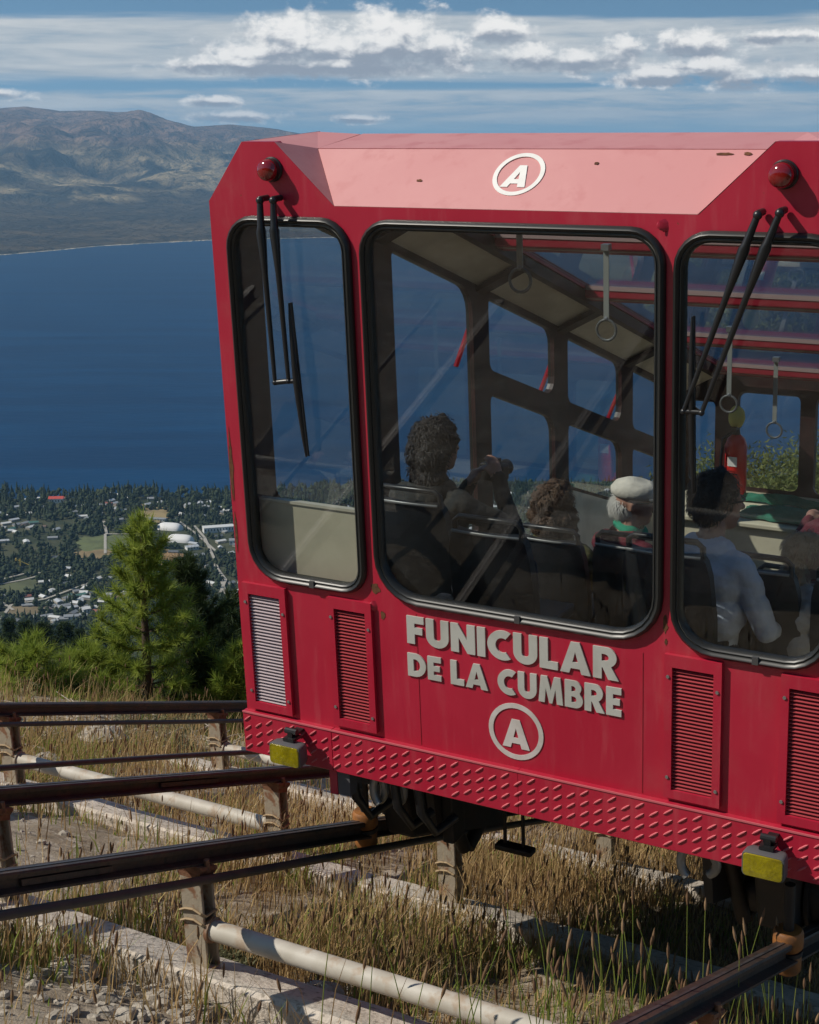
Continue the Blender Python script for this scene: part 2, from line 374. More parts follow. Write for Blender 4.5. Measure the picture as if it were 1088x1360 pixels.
def ground_z(x, y):
    x = np.asarray(x, float); y = np.asarray(y, float)
    n = x * N[0] + y * N[1]; r = np.hypot(x, y)
    zp = near_plane(x, y)
    bump = (fbm(x * 0.9, y * 0.9, 4, 1) - 0.5) * 0.22 + (fbm(x * 4, y * 4, 3, 2) - 0.5) * 0.07
    zp = zp + bump
    lim = 11.0 + 1.0 * (fbm(x * 0.35, y * 0.35, 2, 8) - .5) + np.clip(-(x - 2) * 0.0, 0, 1)
    extra = np.clip(n - lim, 0, 26) * 0.27 + np.clip(n - 40, 0, 1e9) * 0.05
    z = zp - extra
    # the hillside below the edge, a spur on the left, then the fall to the town plain
    az = np.degrees(np.arctan2(x, y))
    k = np.clip((r - 24) / 60, 0, 1); k = k * k * (3 - 2 * k)
    rough = (fbm(x * 0.02, y * 0.02, 5, 9) - .5) * np.clip((r - 30) / 200, 0, 1)
    z = z * (1 - k) + (-r * 0.395 + rough * 16) * k
    spur = np.exp(-((r - 430) / 90) ** 2) * np.clip((-6.5 - az) / 5.0, 0, 1)
    z = z + spur * (31 + 10 * (fbm(x * .03, y * .03, 3, 4) - .5))
    fall = np.clip((r - 480) / 1000, 0, 1); fall = fall * fall * (3 - 2 * fall)
    z = z * (1 - fall) + (TOWN_Z + 5 * (fbm(x * .004, y * .004, 3, 3) - .5)) * fall
    ys = shore_y(x)
    sh = np.clip((y - ys) / 40, 0, 1)
    return z - sh * 12
def ground_hit(px, py, s0=3.0, s1=24.0, n=260):
    d = sight(px, py); s = np.linspace(s0, s1, n); q = ground_z(d[0] * s, d[1] * s); k = int(np.argmax(d[2] * s < q)) or n - 1
    return d[0] * s[k], d[1] * s[k]
def gz(x, y): return float(ground_z(np.array([x]), np.array([y]))[0])

def axis(a, b, step, lo, hi, k=1.09):
    xs = list(np.arange(a, b + 1e-6, step)); s = step; x = a
    left = []
    while x > lo: s *= k; x -= s; left.append(x)
    s = step; x = b; right = []
    while x < hi: s *= k; x += s; right.append(x)
    return np.array(left[::-1] + xs + right)
gx = axis(-7, 6, 0.085, -9000, 9000, 1.10); gy = axis(1.5, 19, 0.085, -600, 3400, 1.06)
GX, GY = np.meshgrid(gx, gy); GZ = ground_z(GX, GY)
def grid_mesh(name, X, Y, Z, m):
    me = bpy.data.meshes.new(name); h, w = X.shape
    co = np.stack([X, Y, Z], -1).reshape(-1, 3)
    idx = np.arange(h * w).reshape(h, w)
    q = np.stack([idx[:-1, :-1], idx[:-1, 1:], idx[1:, 1:], idx[1:, :-1]], -1).reshape(-1, 4)
    me.vertices.add(len(co)); me.vertices.foreach_set('co', co.astype(np.float32).ravel())
    me.loops.add(q.size); me.loops.foreach_set('vertex_index', q.astype(np.int32).ravel())
    me.polygons.add(len(q)); me.polygons.foreach_set('loop_start', np.arange(0, q.size, 4, dtype=np.int32)); me.polygons.foreach_set('loop_total', np.full(len(q), 4, np.int32))
    me.update(calc_edges=True); me.materials.append(m); me.polygons.foreach_set('use_smooth', [True] * len(q))
    o = bpy.data.objects.new(name, me); col.objects.link(o); return o
def ground_mat():
    m = bpy.data.materials.new('hillside_soil'); m.use_nodes = True; g = G(m.node_tree); p = g.n['Principled BSDF']
    tc = g.new('ShaderNodeTexCoord'); P = tc.outputs['Object']; sp = g.new('ShaderNodeSeparateXYZ'); g.l.new(P, sp.inputs[0])
    ln = g.new('ShaderNodeVectorMath', operation='LENGTH'); g.l.new(P, ln.inputs[0]); r = ln.outputs['Value']
    a = g.noise(P, 1.3, 6, 0.65, 0.3); b = g.noise(P, 9, 5, 0.65)
    soil = g.mix(g.ss(a, 0.38, 0.62), (0.36, 0.30, 0.23), (0.25, 0.195, 0.135))
    soil = g.mix(g.ss(b, 0.48, 0.7), soil, (0.46, 0.40, 0.325))
    c = g.noise(P, 0.035, 6, 0.65, 0.5)
    mid = g.mix(g.ss(c, 0.40, 0.60), (0.19, 0.165, 0.095), (0.075, 0.08, 0.035))
    d = g.noise(P, 0.012, 6, 0.65, 0.8); e = g.noise(P, 0.05, 4, 0.6)
    town = g.mix(g.ss(d, 0.42, 0.60), (0.030, 0.040, 0.020), (0.065, 0.068, 0.034))
    town = g.mix(g.ss(e, 0.60, 0.72), town, (0.10, 0.092, 0.066))
    soil = g.mix(g.ss(sp.outputs[1], 1.6, -1.5), soil, g.mix(g.ss(a, 0.42, 0.6), (0.15, 0.12, 0.06), (0.06, 0.065, 0.03))); x = g.mix(g.ss(r, 18, 45), soil, mid); x = g.mix(g.ss(r, 600, 1200), x, town)  # unseen ground behind the camera darkened to weaken the glass reflections
    g.l.new(x, p.inputs['Base Color']); p.inputs['Roughness'].default_value = 0.95; p.inputs['Specular IOR Level'].default_value = 0.2
    bp = g.new('ShaderNodeBump'); bp.inputs['Strength'].default_value = 0.7; bp.inputs['Distance'].default_value = 0.03
    g.l.new(g.math('MULTIPLY', g.noise(P, 22, 6, 0.7), g.math('SUBTRACT', 1.0, g.ss(r, 15, 40))), bp.inputs['Height']); g.l.new(bp.outputs[0], p.inputs['Normal'])
    return m
tag(grid_mesh('ground', GX, GY, GZ, ground_mat()), 'sandy dry hillside falling away to the lake', kind='structure')

def water_mat():
    m = bpy.data.materials.new('lake_water'); m.use_nodes = True; g = G(m.node_tree); p = g.n['Principled BSDF']
    tc = g.new('ShaderNodeTexCoord'); P = tc.outputs['Object']
    mp = g.new('ShaderNodeMapping'); mp.inputs['Scale'].default_value = (0.0011, 0.0060, 1); mp.inputs['Rotation'].default_value = (0, 0, 0.25); g.l.new(P, mp.inputs[0])
    a = g.noise(mp.outputs[0], 1.0, 6, 0.6, 0.6)
    g.l.new(g.mix(g.ss(a, 0.35, 0.7), (0.0002, 0.023, 0.074), (0.0008, 0.037, 0.106)), p.inputs['Base Color'])
    p.inputs['Roughness'].default_value = 0.45; p.inputs['IOR'].default_value = 1.33; p.inputs['Specular IOR Level'].default_value = 0.15
    bp = g.new('ShaderNodeBump'); bp.inputs['Strength'].default_value = 0.5; bp.inputs['Distance'].default_value = 2.0
    mp2 = g.new('ShaderNodeMapping'); mp2.inputs['Scale'].default_value = (0.02, 0.045, 1); g.l.new(P, mp2.inputs[0])
    g.l.new(g.noise(mp2.outputs[0], 1.0, 5, 0.6), bp.inputs['Height']); g.l.new(bp.outputs[0], p.inputs['Normal'])
    return m
lx = np.linspace(-9000, 9000, 19); ly = np.linspace(2500, 13500, 12)
LX, LY = np.meshgrid(lx, ly)
tag(grid_mesh('lake', LX, LY, LX * 0 + LAKE_Z, water_mat()), 'deep blue mountain lake', kind='structure')

# far shore and range
def far_hills():
    azs = np.radians(np.linspace(-26, 26, 430)); rs = np.concatenate([np.linspace(0, 0.35, 50), np.linspace(0.357, 1.0, 150), np.linspace(1.01, 1.25, 25)])
    cx = np.array([-500, 0, 40, 85, 130, 160, 190, 230, 260, 310, 360, 420, 520, 700, 900, 1100, 1600]) ; cy = np.array([165, 153, 150, 155, 153, 154, 152, 163, 170, 167, 173, 185, 197, 203, 206, 204, 190])
    px = 544 + 2083 * np.tan(azs) / 0.98
    crest = np.interp(px, cx, cy); e = np.arctan((191 - crest) / 2083)
    A, T = np.meshgrid(azs, rs); E = np.interp(A, azs, e)
    shore = np.interp(px, [-500, 0, 60, 130, 280, 460, 1600], [8900, 9080, 9350, 9750, 10250, 10500, 10800]); S0 = np.interp(A, azs, shore)
    Rr = S0 + T * (24000 - S0)
    X = Rr * np.sin(A); Y = Rr * np.cos(A)
    S1 = S0 + 90 * (fbm(X * .002, Y * .002, 3, 21) - .5)
    n1 = fbm(X / 2600, Y / 2600, 6, 11); n2 = fbm(X / 900, Y / 900, 5, 12); rg = 1 - np.abs(2 * fbm(X / 1500, Y / 1900, 5, 13) - 1)
    crz = 24000 * np.tan(E)
    f1 = np.clip(T / 0.35, 0, 1); f2 = np.clip((T - 0.28) / 0.72, 0, 1); f2s = f2 * f2 * (3 - 2 * f2)
    z = LAKE_Z + 6 + f1 * 90 + f1 * (n1 - .42) * 160
    z = z + (crz - (LAKE_Z + 90)) * (0.55 * f2 + 0.45 * f2s) + np.clip(f2 * 3, 0, 1) * np.clip((1 - f2) * 1.9, 0, 1) * ((rg - .62) * 480 + (n2 - .5) * 300 + (fbm(X / 330, Y / 330, 4, 15) - .5) * 150)
    z = z + np.clip(f2 * 2, 0, 1) * (n2 - .5) * 22
    z = np.where(T > 1.0, z - (T - 1) * 3000, z)
    z = np.where(T < 0.004, LAKE_Z - 6, z)
    m = bpy.data.materials.new('far_slopes'); m.use_nodes = True; g = G(m.node_tree); p = g.n['Principled BSDF']
    tc = g.new('ShaderNodeTexCoord'); Pn = tc.outputs['Object']; sp = g.new('ShaderNodeSeparateXYZ'); g.l.new(Pn, sp.inputs[0])
    a = g.noise(Pn, 0.0011, 7, 0.62, 0.6); b = g.noise(Pn, 0.0006, 6, 0.6, 1.0); c = g.noise(Pn, 0.0045, 5, 0.65)
    forest = g.mix(g.ss(a, 0.40, 0.62), (0.046, 0.036, 0.022), (0.10, 0.074, 0.042)); forest = g.mix(g.ss(c, 0.5, 0.75), forest, (0.026, 0.023, 0.017))
    grassy = g.mix(g.ss(b, 0.40, 0.58), (0.095, 0.072, 0.044), (0.34, 0.265, 0.15)); grassy = g.mix(g.ss(a, 0.46, 0.58), grassy, (0.030, 0.030, 0.024))
    bare = g.mix(g.ss(a, 0.35, 0.62), (0.30, 0.19, 0.13), (0.13, 0.085, 0.065)); bare = g.mix(g.ss(c, 0.5, 0.66), bare, (0.075, 0.06, 0.055))
    hz = g.math('ADD', sp.outputs[2], g.math('MULTIPLY', g.math('SUBTRACT', b, 0.5), 500))
    x = g.mix(g.ss(hz, -470, -360), forest, grassy); x = g.mix(g.ss(hz, -120, 120), x, bare)
    x = g.mix(g.ss(sp.outputs[2], -600.5, -602), x, (0.42, 0.38, 0.30)); g.l.new(x, p.inputs['Base Color']); p.inputs['Roughness'].default_value = 1.0; p.inputs['Specular IOR Level'].default_value = 0.05
    bpn = g.new('ShaderNodeBump'); bpn.inputs['Strength'].default_value = 1.0; bpn.inputs['Distance'].default_value = 260; g.l.new(g.noise(Pn, 0.0032, 6, 0.6, 0.4), bpn.inputs['Height']); g.l.new(bpn.outputs[0], p.inputs['Normal'])
    return tag(grid_mesh('far_hills', X, Y, z, m), 'brown mountain range and dark forest across the lake', kind='structure')
far_hills()

HAZE = True
if HAZE:
    hb = MB().box((-14000, -1500, -640), (14000, 27500, 520))
    hm = bpy.data.materials.new('thin_air'); hm.use_nodes = True; g = G(hm.node_tree); g.n.clear()
    ho = g.new('ShaderNodeOutputMaterial'); pv = g.new('ShaderNodeVolumePrincipled'); pv.inputs['Color'].default_value = (0.40, 0.69, 1.0, 1)
    pv.inputs['Density'].default_value = 3.3e-5; pv.inputs['Anisotropy'].default_value = 0.1; g.l.new(pv.outputs[0], ho.inputs['Volume'])
    tag(hb.build('haze', hm), 'thin bluish air over the lake', kind='stuff')

# ================================================================== TRACK
def rail_label(u):
    return {1.1: 'dark steel rail running under the right wheels of the red car', -1.1: 'dark steel rail running under the left wheels of the red car',
            -2.25: 'weathered inner rail of the empty passing track beside the car', -4.35: 'weathered outer rail of the empty passing track, nearest the pines'}[u]
RV = -2.15
def make_rail(u):
    t0, t1 = (-4.6, 16.0)
    prof = [(-.030, 0), (.030, 0), (.034, -.008), (.031, -.026), (.010, -.032), (.010, -.066), (.050, -.074), (.050, -.084), (-.050, -.084), (-.050, -.074), (-.010, -.066), (-.010, -.032), (-.031, -.026), (-.034, -.008)]
    ts = np.arange(t0, t1 + .1, 1.15)
    mb = MB(); rings = [[S(u + a, t, RV + 0.0 + b) for a, b in prof] for t in ts]
    mb.loft(rings)
    r = thing('track_rail', S(u, t0, RV), rail_label(u), 'rail', 'rails of the funicular track')
    mb.build('rail_bar', RAILM, r, smooth=35)
    top = MB().loft([[S(u + a, t, RV + b) for a, b in ((-.006, .003), (.006, .003), (.006, .001), (-.006, .001))] for t in ts]); top.build('running_surface', RAILTOP, r)
    j = MB(); tj = 0.35 if u < -2 else -1.9
    for sgn in (-1, 1): j.hexa([S(u + sgn * a, t, RV + b) for b in (-.062, -.036) for a, t in ((.012, tj), (.024, tj), (.024, tj + .5), (.012, tj + .5))])
    j.build('fishplate', RAILM, r)
for u in (1.1, -1.1, -2.25, -4.35): make_rail(u)

for u, v, lab in ((-1.02, -2.285, 'thin dark cable pipe below the left rail of the red car'), (-2.72, -2.175, 'thin dark cable pipe between the two rails of the empty track'),
                  (-4.25, -2.285, 'thin dark cable pipe under the outermost rail by the pines')):
    ts = np.arange(-4.6, 12, .5)
    pts = [S(u + .006 * math.sin(t * 2.1), t, v + .008 * math.sin(t * 1.3)) for t in ts]
    tag(MB().tube(pts, 0.019 if u > -2 else 0.016, 10).build('cable_pipe', CABLEM, None, smooth=60), lab, 'cable', 'cable pipes along the rails')

FR = [-3.13, -0.85, 1.43, 3.71, 5.99, 8.3]
def where(t): t = min(FR, key=lambda q: abs(q - t)); return {0: 'uphill', 1: 'in front of the car', 2: 'under the car front', 3: 'under the car middle', 4: 'under the far end of the car', 5: 'beyond the car'}[FR.index(t)]
def make_post(u, t):
    base = S(u, t, -2.86)
    nm = {1.1: 'right car rail', -1.1: 'left car rail', -2.25: 'inner empty rail', -4.35: 'outer empty rail'}[u]
    p = thing('rail_post', base, 'rusty painted post holding the %s %s' % (nm, where(t)), 'post', 'posts holding up the rails')
    mb = MB()
    a, b = .054, .046
    # H-section column: two flanges and a web
    for (x0, x1, y0, y1) in ((-a, a, -b, -b + .014), (-a, a, b - .014, b), (-.008, .008, -b + .0142, b - .0142)):
        mb.hexa([S(u + x, t + y, v) for v in (-2.9, -2.275) for x, y in ((x0, y0), (x1, y0), (x1, y1), (x0, y1))])
    mb.build('column', POSTM, p, bevel=.003)
    hd = MB(); hd.loft([[S(u + x * k, t + y * k, v) for x, y in ((-a, -b), (a, -b), (a, b), (-a, b))] for k, v in ((1.0, -2.30), (1.05, -2.274), (1.3, -2.25), (1.3, -2.236))])
    hd.build('head_plate', RUST, p)
    cl = MB()
    for sx in (-1, 1): MB().tube([S(u + sx * .062, t, -2.26), S(u + sx * .062, t, -2.205)], .013, 6).build('bolt', RUST, p)
    w = MB(); zz = -2.44 - .05 * rng.random()
    for k in range(2):
        q = [S(u + (a + .008) * c, t + (b + .01) * s_, zz - .05 * k + .012 * math.sin(3 * an)) for an in np.linspace(0, 2 * math.pi, 14)[:-1] for c, s_ in [(max(-1, min(1, 1.4 * math.cos(an))), max(-1, min(1, 1.4 * math.sin(an))))]]
        w.tube(q, .006, 5, closed=True)
    w.build('wire_tie', mat('pale_wire', (0.35, 0.25, 0.14), 0.7), p)
    return p
def make_sleeper(ua, ub, t, which):
    mb = MB(); us = np.linspace(ua, ub, 15); rings = []
    for i, u in enumerate(us):
        j = lambda k: (random.random() - .5) * k
        rings.append([S(u + j(.01), t + y + j(.014), v + j(.014)) for y, v in ((-.19, -3.1), (-.17, -2.735), (-.15, -2.712), (.15, -2.712), (.17, -2.735), (.19, -3.1))])
    mb.loft(rings)
    tag(mb.build('concrete_footing', CONC, None, smooth=30), 'pale concrete footing beam under the %s, %s' % (which, where(t)), 'footing', 'concrete footing beams under the track')
for t in FR:
    for u in (1.1, -1.1, -2.25, -4.35):
        if t < -3 and u < 0.5 and u > -2: continue
        make_post(u, t)
    for ua, ub, which in ((-1.1, 1.1, 'car track'), (-4.35, -2.25, 'empty track')):
        if which == 'car track' and t > 1: make_sleeper(-2.0, 2.0, t, 'car track'); continue
        v = -2.535
        pts = [S(u, t, v) for u in np.linspace(ua + .054, ub - .054, 8)]
        pt = thing('tie_pipe', S((ua + ub) / 2, t, v), 'white painted tie pipe across the %s, %s' % (which, where(t)), 'pipe', 'white tie pipes between the posts')
        MB().tube(pts, .044, 18).build('pipe', PIPE, pt, smooth=50)
        for q, d in ((ua + .054, 1), (ub - .054, -1)):
            MB().tube([S(q + d * .001, t, v), S(q + d * .018, t, v)], .056, 16).build('flange', POSTM, pt, smooth=40)
    if t < 1: make_sleeper(-2.0 if t > -3 else -1.6, 2.0, t, 'car track')
    make_sleeper(-4.9, -2.02 if t > -3 else -2.2, t + .02, 'empty track')

# ================================================================== FUNICULAR CAR
car = thing('funicular_car', L(0, 1.0, -1.86), 'red funicular car with black rimmed windows and white lettering on its front', 'funicular')
Lf = lambda u, z, d: L(u, d, z)                      # front plate: (u, z, depth)
PX = 1.378
win_rects = [(-1.292, -.689, -.945, .642, (.17, .12, .13, .13)), (-.640, .640, -.950, .641, (.20, .20, .13, .13)), (.676, 1.292, -.955, .634, (.17, .17, .13, .13))]
vent_rects = [(-1.345, -1.112, -1.580, -.972), (-.890, -.668, -1.575, -.972), (.655, .885, -1.577, -.972), (1.112, 1.345, -1.580, -.974)]
g_in = .034
def inset(rc, k):
    r = rc[4] if len(rc) > 4 else 0
    return rr(rc[0] + k, rc[1] - k, rc[2] + k, rc[3] - k, tuple(max(q - k, .02) for q in r))
outline = [(-PX, -1.597), (PX, -1.597), (PX, .70), (1.19, .94), (1.028, .94), (.758, .690), (-.758, .690), (-1.028, .94), (-1.19, .94), (-PX, .70)]
holes = [inset(r, .016) for r in win_rects]
for (a, b, c, d) in vent_rects: holes.append([(a + .026, c + .03), (b - .026, c + .03), (b - .026, d - .045), (a + .026, d - .045)])
plate([outline] + holes, (0, .045), Lf).build('front_panel', RED, car)
# riveted joints of the front sheet, proud 1.5 mm
for u in (-.455, .560): MB().box((u - .0012, -.0018, -1.59), (u + .0012, -.0005, -.99), L).build('panel_seam', DULL, car)
CHIP = mat('rusty_chip', (0.14, 0.055, 0.02), 0.9, c2=(0.08, 0.03, 0.012), scale=40)
for (u, z, su, sz) in ((-.650, -.905, .022, .03), (-1.365, -.45, .010, .16), (-1.366, -.75, .008, .10), (.650, -.86, .012, .035), (-.62, -1.02, .012, .02), (.655, -.93, .006, .012), (-.70, -1.50, .018, .012)):
    n = 17; pts = [(u + su * math.cos(2 * math.pi * i / n) * (.55 + .7 * random.random()), z + sz * math.sin(2 * math.pi * i / n) * (.55 + .7 * random.random())) for i in range(n)]
    plate([pts], (-.0015, -.0006), Lf).build('rust_patch', CHIP, car)

for i, (u, z) in enumerate(((.640, .650), (-.655, -.985))):
    MB().blob(L(u, -.002, z), (.030, .0035, .020), 11, 8, jit=.22, seed=i).build('paint_blister', RED, car, smooth=50)
for i, rc in enumerate(win_rects):
    prof = [(-.004, -.004), (.000, -.020), (.010, -.027), (.020, -.022), (.024, -.012), (.029, -.020), (.036, -.016), (.040, .004), (.040, .02)]
    gk = MB(); rings = [[L(p[0], d, p[1]) for p in inset(rc, k)] for k, d in prof]
    gk.loft(rings, cap=False); gs = gk.build('window_gasket', RUBBER, car, smooth=60)
    gl = MB(); plate([inset(rc, .034)], (.006, .011), Lf, gl); pane = gl.build('window_pane', GLASS, car)
    jn = MB(); uc = (rc[0] + rc[1]) / 2 + .03; jn.box((uc - .012, -.0285, rc[2] + .004), (uc + .012, -.012, rc[2] + .034), L); jn.build('gasket_joint', mat('gasket_clip', (.06, .06, .06), .5), gs)
    fl = MB(); fl.loft([[L(p[0], d, p[1]) for p in inset(rc, k)] for k, d in ((.0225, -.0128), (.0262, -.0165))], cap=False); fl.build('filler_strip', GROOVE, gs, smooth=60)

for i, (a, b, c, d) in enumerate(vent_rects):
    vf = MB(); oi = [(a + .032, c + .036), (b - .032, c + .036), (b - .032, d - .05), (a + .032, d - .05)]
    plate([[(a, c), (b, c), (b, d), (a, d)], oi], (-.020, -.001), Lf, vf)
    fr = vf.build('vent', RED, car, bevel=.0025)
    if i == 0: fr['label'] = 'vent with pale louvres at the far left corner'
    bk = MB(); bk.box((a + .01, .06, c + .01), (b - .01, .065, d - .01), L); bk.build('vent_back', CHASSIS, fr)
    ns = 33; me = None; z0, z1 = c + .04, d - .056
    for k in range(ns):
        z = z0 + (z1 - z0) * (k + .5) / ns
        o = MB().hexa([L(x, y, z + dz) for y, dz in ((-.010, -.0075), (.026, .0045)) for x, dz2 in ((a + .030, 0), (b - .030, 0)) for _ in (0,)][:0] or
                      [L(a + .030, -.010, z - .0075), L(b - .030, -.010, z - .0075), L(b - .030, .024, z + .0035), L(a + .030, .024, z + .0035),
                       L(a + .030, -.010, z - .0055), L(b - .030, -.010, z - .0055), L(b - .030, .024, z + .0055), L(a + .030, .024, z + .0055)]) if me is None else None
        if me is None:
            s0 = o.build('louvre', LOUVREP if i == 0 else LOUVRE, fr); me = s0.data; zf = z
        else:
            s1 = bpy.data.objects.new('louvre', me); col.objects.link(s1); s1.parent = fr; s1.location = Vector((V * (z - zf)).tolist())
    sc = MB()
    for u, z in ((a + .016, d - .09), (b - .016, d - .12), (a + .016, c + .09), (b - .016, c + .07)): sc.tube([L(u, -.0205, z), L(u, -.0245, z)], .007, 8)
    sc.build('screw', STEEL, fr)

# tread-plate skirt with raised lugs
sk = MB(); sk.loft([[L(u, y, z) for y, z in ((.0, -1.5975), (-.026, -1.598), (-.030, -1.604), (-.030, -1.797), (-.022, -1.803), (.0, -1.803))] for u in (-PX - .004, -.902)])
sk.loft([[L(u, y, z) for y, z in ((.0, -1.5975), (-.026, -1.598), (-.030, -1.604), (-.030, -1.797), (-.022, -1.803), (.0, -1.803))] for u in (-.898, .02)])
sk.loft([[L(u, y, z) for y, z in ((.0, -1.5975), (-.026, -1.598), (-.030, -1.604), (-.030, -1.797), (-.022, -1.803), (.0, -1.803))] for u in (.022, PX + .004)])
skirt = sk.build('tread_plate_skirt', RED, car)
MB().box((-PX - .005, -.034, -1.604), (PX + .005, -.0305, -1.5965), L).build('skirt_edge', mat('pale_red_tread', (0.56, 0.12, 0.14)), skirt)  # edge strip and lugs are a paler red than the skirt
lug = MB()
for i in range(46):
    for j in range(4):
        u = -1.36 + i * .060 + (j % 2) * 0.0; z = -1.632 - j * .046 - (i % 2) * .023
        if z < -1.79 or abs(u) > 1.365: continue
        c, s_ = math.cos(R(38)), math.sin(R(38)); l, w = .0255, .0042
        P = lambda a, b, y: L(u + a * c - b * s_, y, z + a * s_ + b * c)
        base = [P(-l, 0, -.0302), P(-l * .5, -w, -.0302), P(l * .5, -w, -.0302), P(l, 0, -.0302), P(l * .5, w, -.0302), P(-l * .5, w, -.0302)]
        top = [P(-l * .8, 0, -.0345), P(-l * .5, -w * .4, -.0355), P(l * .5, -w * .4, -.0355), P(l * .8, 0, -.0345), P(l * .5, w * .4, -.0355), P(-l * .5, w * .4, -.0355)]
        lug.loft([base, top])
tag(lug.build('tread_lugs', mat('pale_red_tread', (0.56, 0.12, 0.14), 0.4, c2=(0.46, 0.05, 0.075), scale=9), skirt, smooth=50), kind='stuff')

# roof: sloped brow, corner hoods, level cap, then the long roof down the slope
rf = MB()
rf.add([L(-.758, -.002, .692), L(.758, -.002, .692), L(.97, .223, .897), L(-.97, .223, .897), L(-.758, .03, .66), L(.758, .03, .66), L(.97, .25, .86), L(-.97, .25, .86)],
       [(0, 1, 2, 3), (7, 6, 5, 4), (0, 4, 5, 1), (1, 5, 6, 2), (2, 6, 7, 3), (3, 7, 4, 0)])
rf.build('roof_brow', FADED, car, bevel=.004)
for u, w_, y_ in ((.78, .035, .205), (.865, .018, .206), (.96, .022, .150), (-.42, .012, .10), (.30, .010, .17)):
    f_ = y_ / .223; n = 13; pts = [(u + w_ * math.cos(2 * math.pi * i / n) * (.6 + .6 * random.random()), .007 * math.sin(2 * math.pi * i / n) * (.6 + .7 * random.random())) for i in range(n)]
    plate([pts], (-.0022, -.0010), lambda a, b, d, f_=f_: L(a, .223 * f_ - .002 + b * .733 + d * .68, .692 + .205 * f_ + b * .68 - d * .733)).build('rust_patch', CHIP, car)
fc = MB()
for s_ in (-1, 1):
    fc.add([L(s_ * .7582, -.0015, .6925), L(s_ * .97, .2232, .8974), L(s_ * 1.0278, -.001, .941), L(s_ * .85, .12, .72)], [(0, 1, 2), (0, 2, 3), (1, 3, 2), (0, 3, 1)])
    fc.add([L(s_ * 1.0278, .0, .9405), L(s_ * .97, .2232, .8974), L(s_ * .97, .56, .930), L(s_ * 1.19, .56, .9405), L(s_ * 1.19, .0, .9405), L(s_ * 1.05, .25, .80)], [(0, 1, 2, 3, 4), (0, 5, 1), (1, 5, 2), (2, 5, 3), (3, 5, 4), (4, 5, 0)])
    fc.hexa([L(s_ * 1.192, y, .9415) if k == 0 else L(s_ * PX, y, .70) if k == 1 else L(s_ * 1.30, y, .70) if k == 2 else L(s_ * 1.16, y, .90) for y in (.002, .58) for k in range(4)])
fc.add([L(-.97, .2235, .8974), L(.97, .2235, .8974), L(.97, .58, .93), L(-.97, .58, .93), L(-.97, .25, .85), L(.97, .25, .85), L(.97, .58, .89), L(-.97, .58, .89)],
       [(0, 1, 2, 3), (7, 6, 5, 4), (0, 4, 5, 1), (1, 5, 6, 2), (2, 6, 7, 3), (3, 7, 4, 0)])
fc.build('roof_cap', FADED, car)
T1 = 5.92
BARS = [.92, 2.1, 3.3, 4.6, 5.72]
rs = MB()
for s_ in (-1, 1):   # outer red cant strips + roof edge frames
    rs.hexa([S(s_ * u, t, v) for t in (.60, T1) for u, v in ((1.375, .925), (1.345, .915), (1.145, 1.09), (1.16, 1.115))])
    rs.hexa([S(s_ * u, t, v) for t in (.60, T1) for u, v in ((1.16, 1.115), (1.145, 1.078), (1.03, 1.078), (1.03, 1.115))])
rs.build('roof_cant_rail', RED, car)
ln = MB()
for s_ in (-1, 1):
    for a, b in zip([.62, 1.36, 2.46, 3.56, 4.68], [1.34, 2.44, 3.54, 4.66, 5.86]):
        ln.hexa([S(s_ * u, t, v) for t in (a, b) for u, v in ((1.335, .905), (1.330, .90), (1.055, 1.052), (1.060, 1.060))])
ln.build('ceiling_lining', BEIGE, car)
rib = MB()
for s_ in (-1, 1):
    for t in (1.35, 2.45, 3.55, 4.67): rib.hexa([S(s_ * u, t + dt, v) for dt in (-.045, .045) for u, v in ((1.33, .89), (1.33, .86), (1.03, 1.02), (1.03, 1.05))])
    rib.hexa([S(s_ * u, t, v) for t in (.6, T1) for u, v in ((1.075, 1.045), (1.075, .995), (1.035, 1.005), (1.035, 1.07))])
rib.build('roof_rib', TRIM, car)
for t in BARS:
    b = MB(); b.hexa([S(u, t + dt, v) for u in (-1.04, 1.04) for dt, v in ((-.055, 1.03), (.055, 1.03), (.055, 1.085), (-.055, 1.085))])
    bo = b.build('roof_bar', DULL, car, bevel=.006)
    e = MB(); e.hexa([S(u, t + dt, v) for u in (-1.04, 1.04) for dt, v in ((-.060, 1.072), (-.0555, 1.072), (-.0555, 1.098), (-.060, 1.098))])
    e.hexa([S(u, t + dt, v) for u in (-1.04, 1.04) for dt, v in ((-.03, 1.0275), (-.012, 1.0275), (-.012, 1.0295), (-.03, 1.0295))])
    e.build('bar_edging', mat('pale_edging', (.45, .30, .27), .4), bo)
for a, b in zip([.64] + [t + .056 for t in BARS], [t - .056 for t in BARS] + [T1]):
    MB().hexa([S(u, t, v) for u in (-1.028, 1.028) for t, v in ((a, 1.088), (b, 1.088), (b, 1.094), (a, 1.094))]).build('skylight_pane', GLASS3, car)

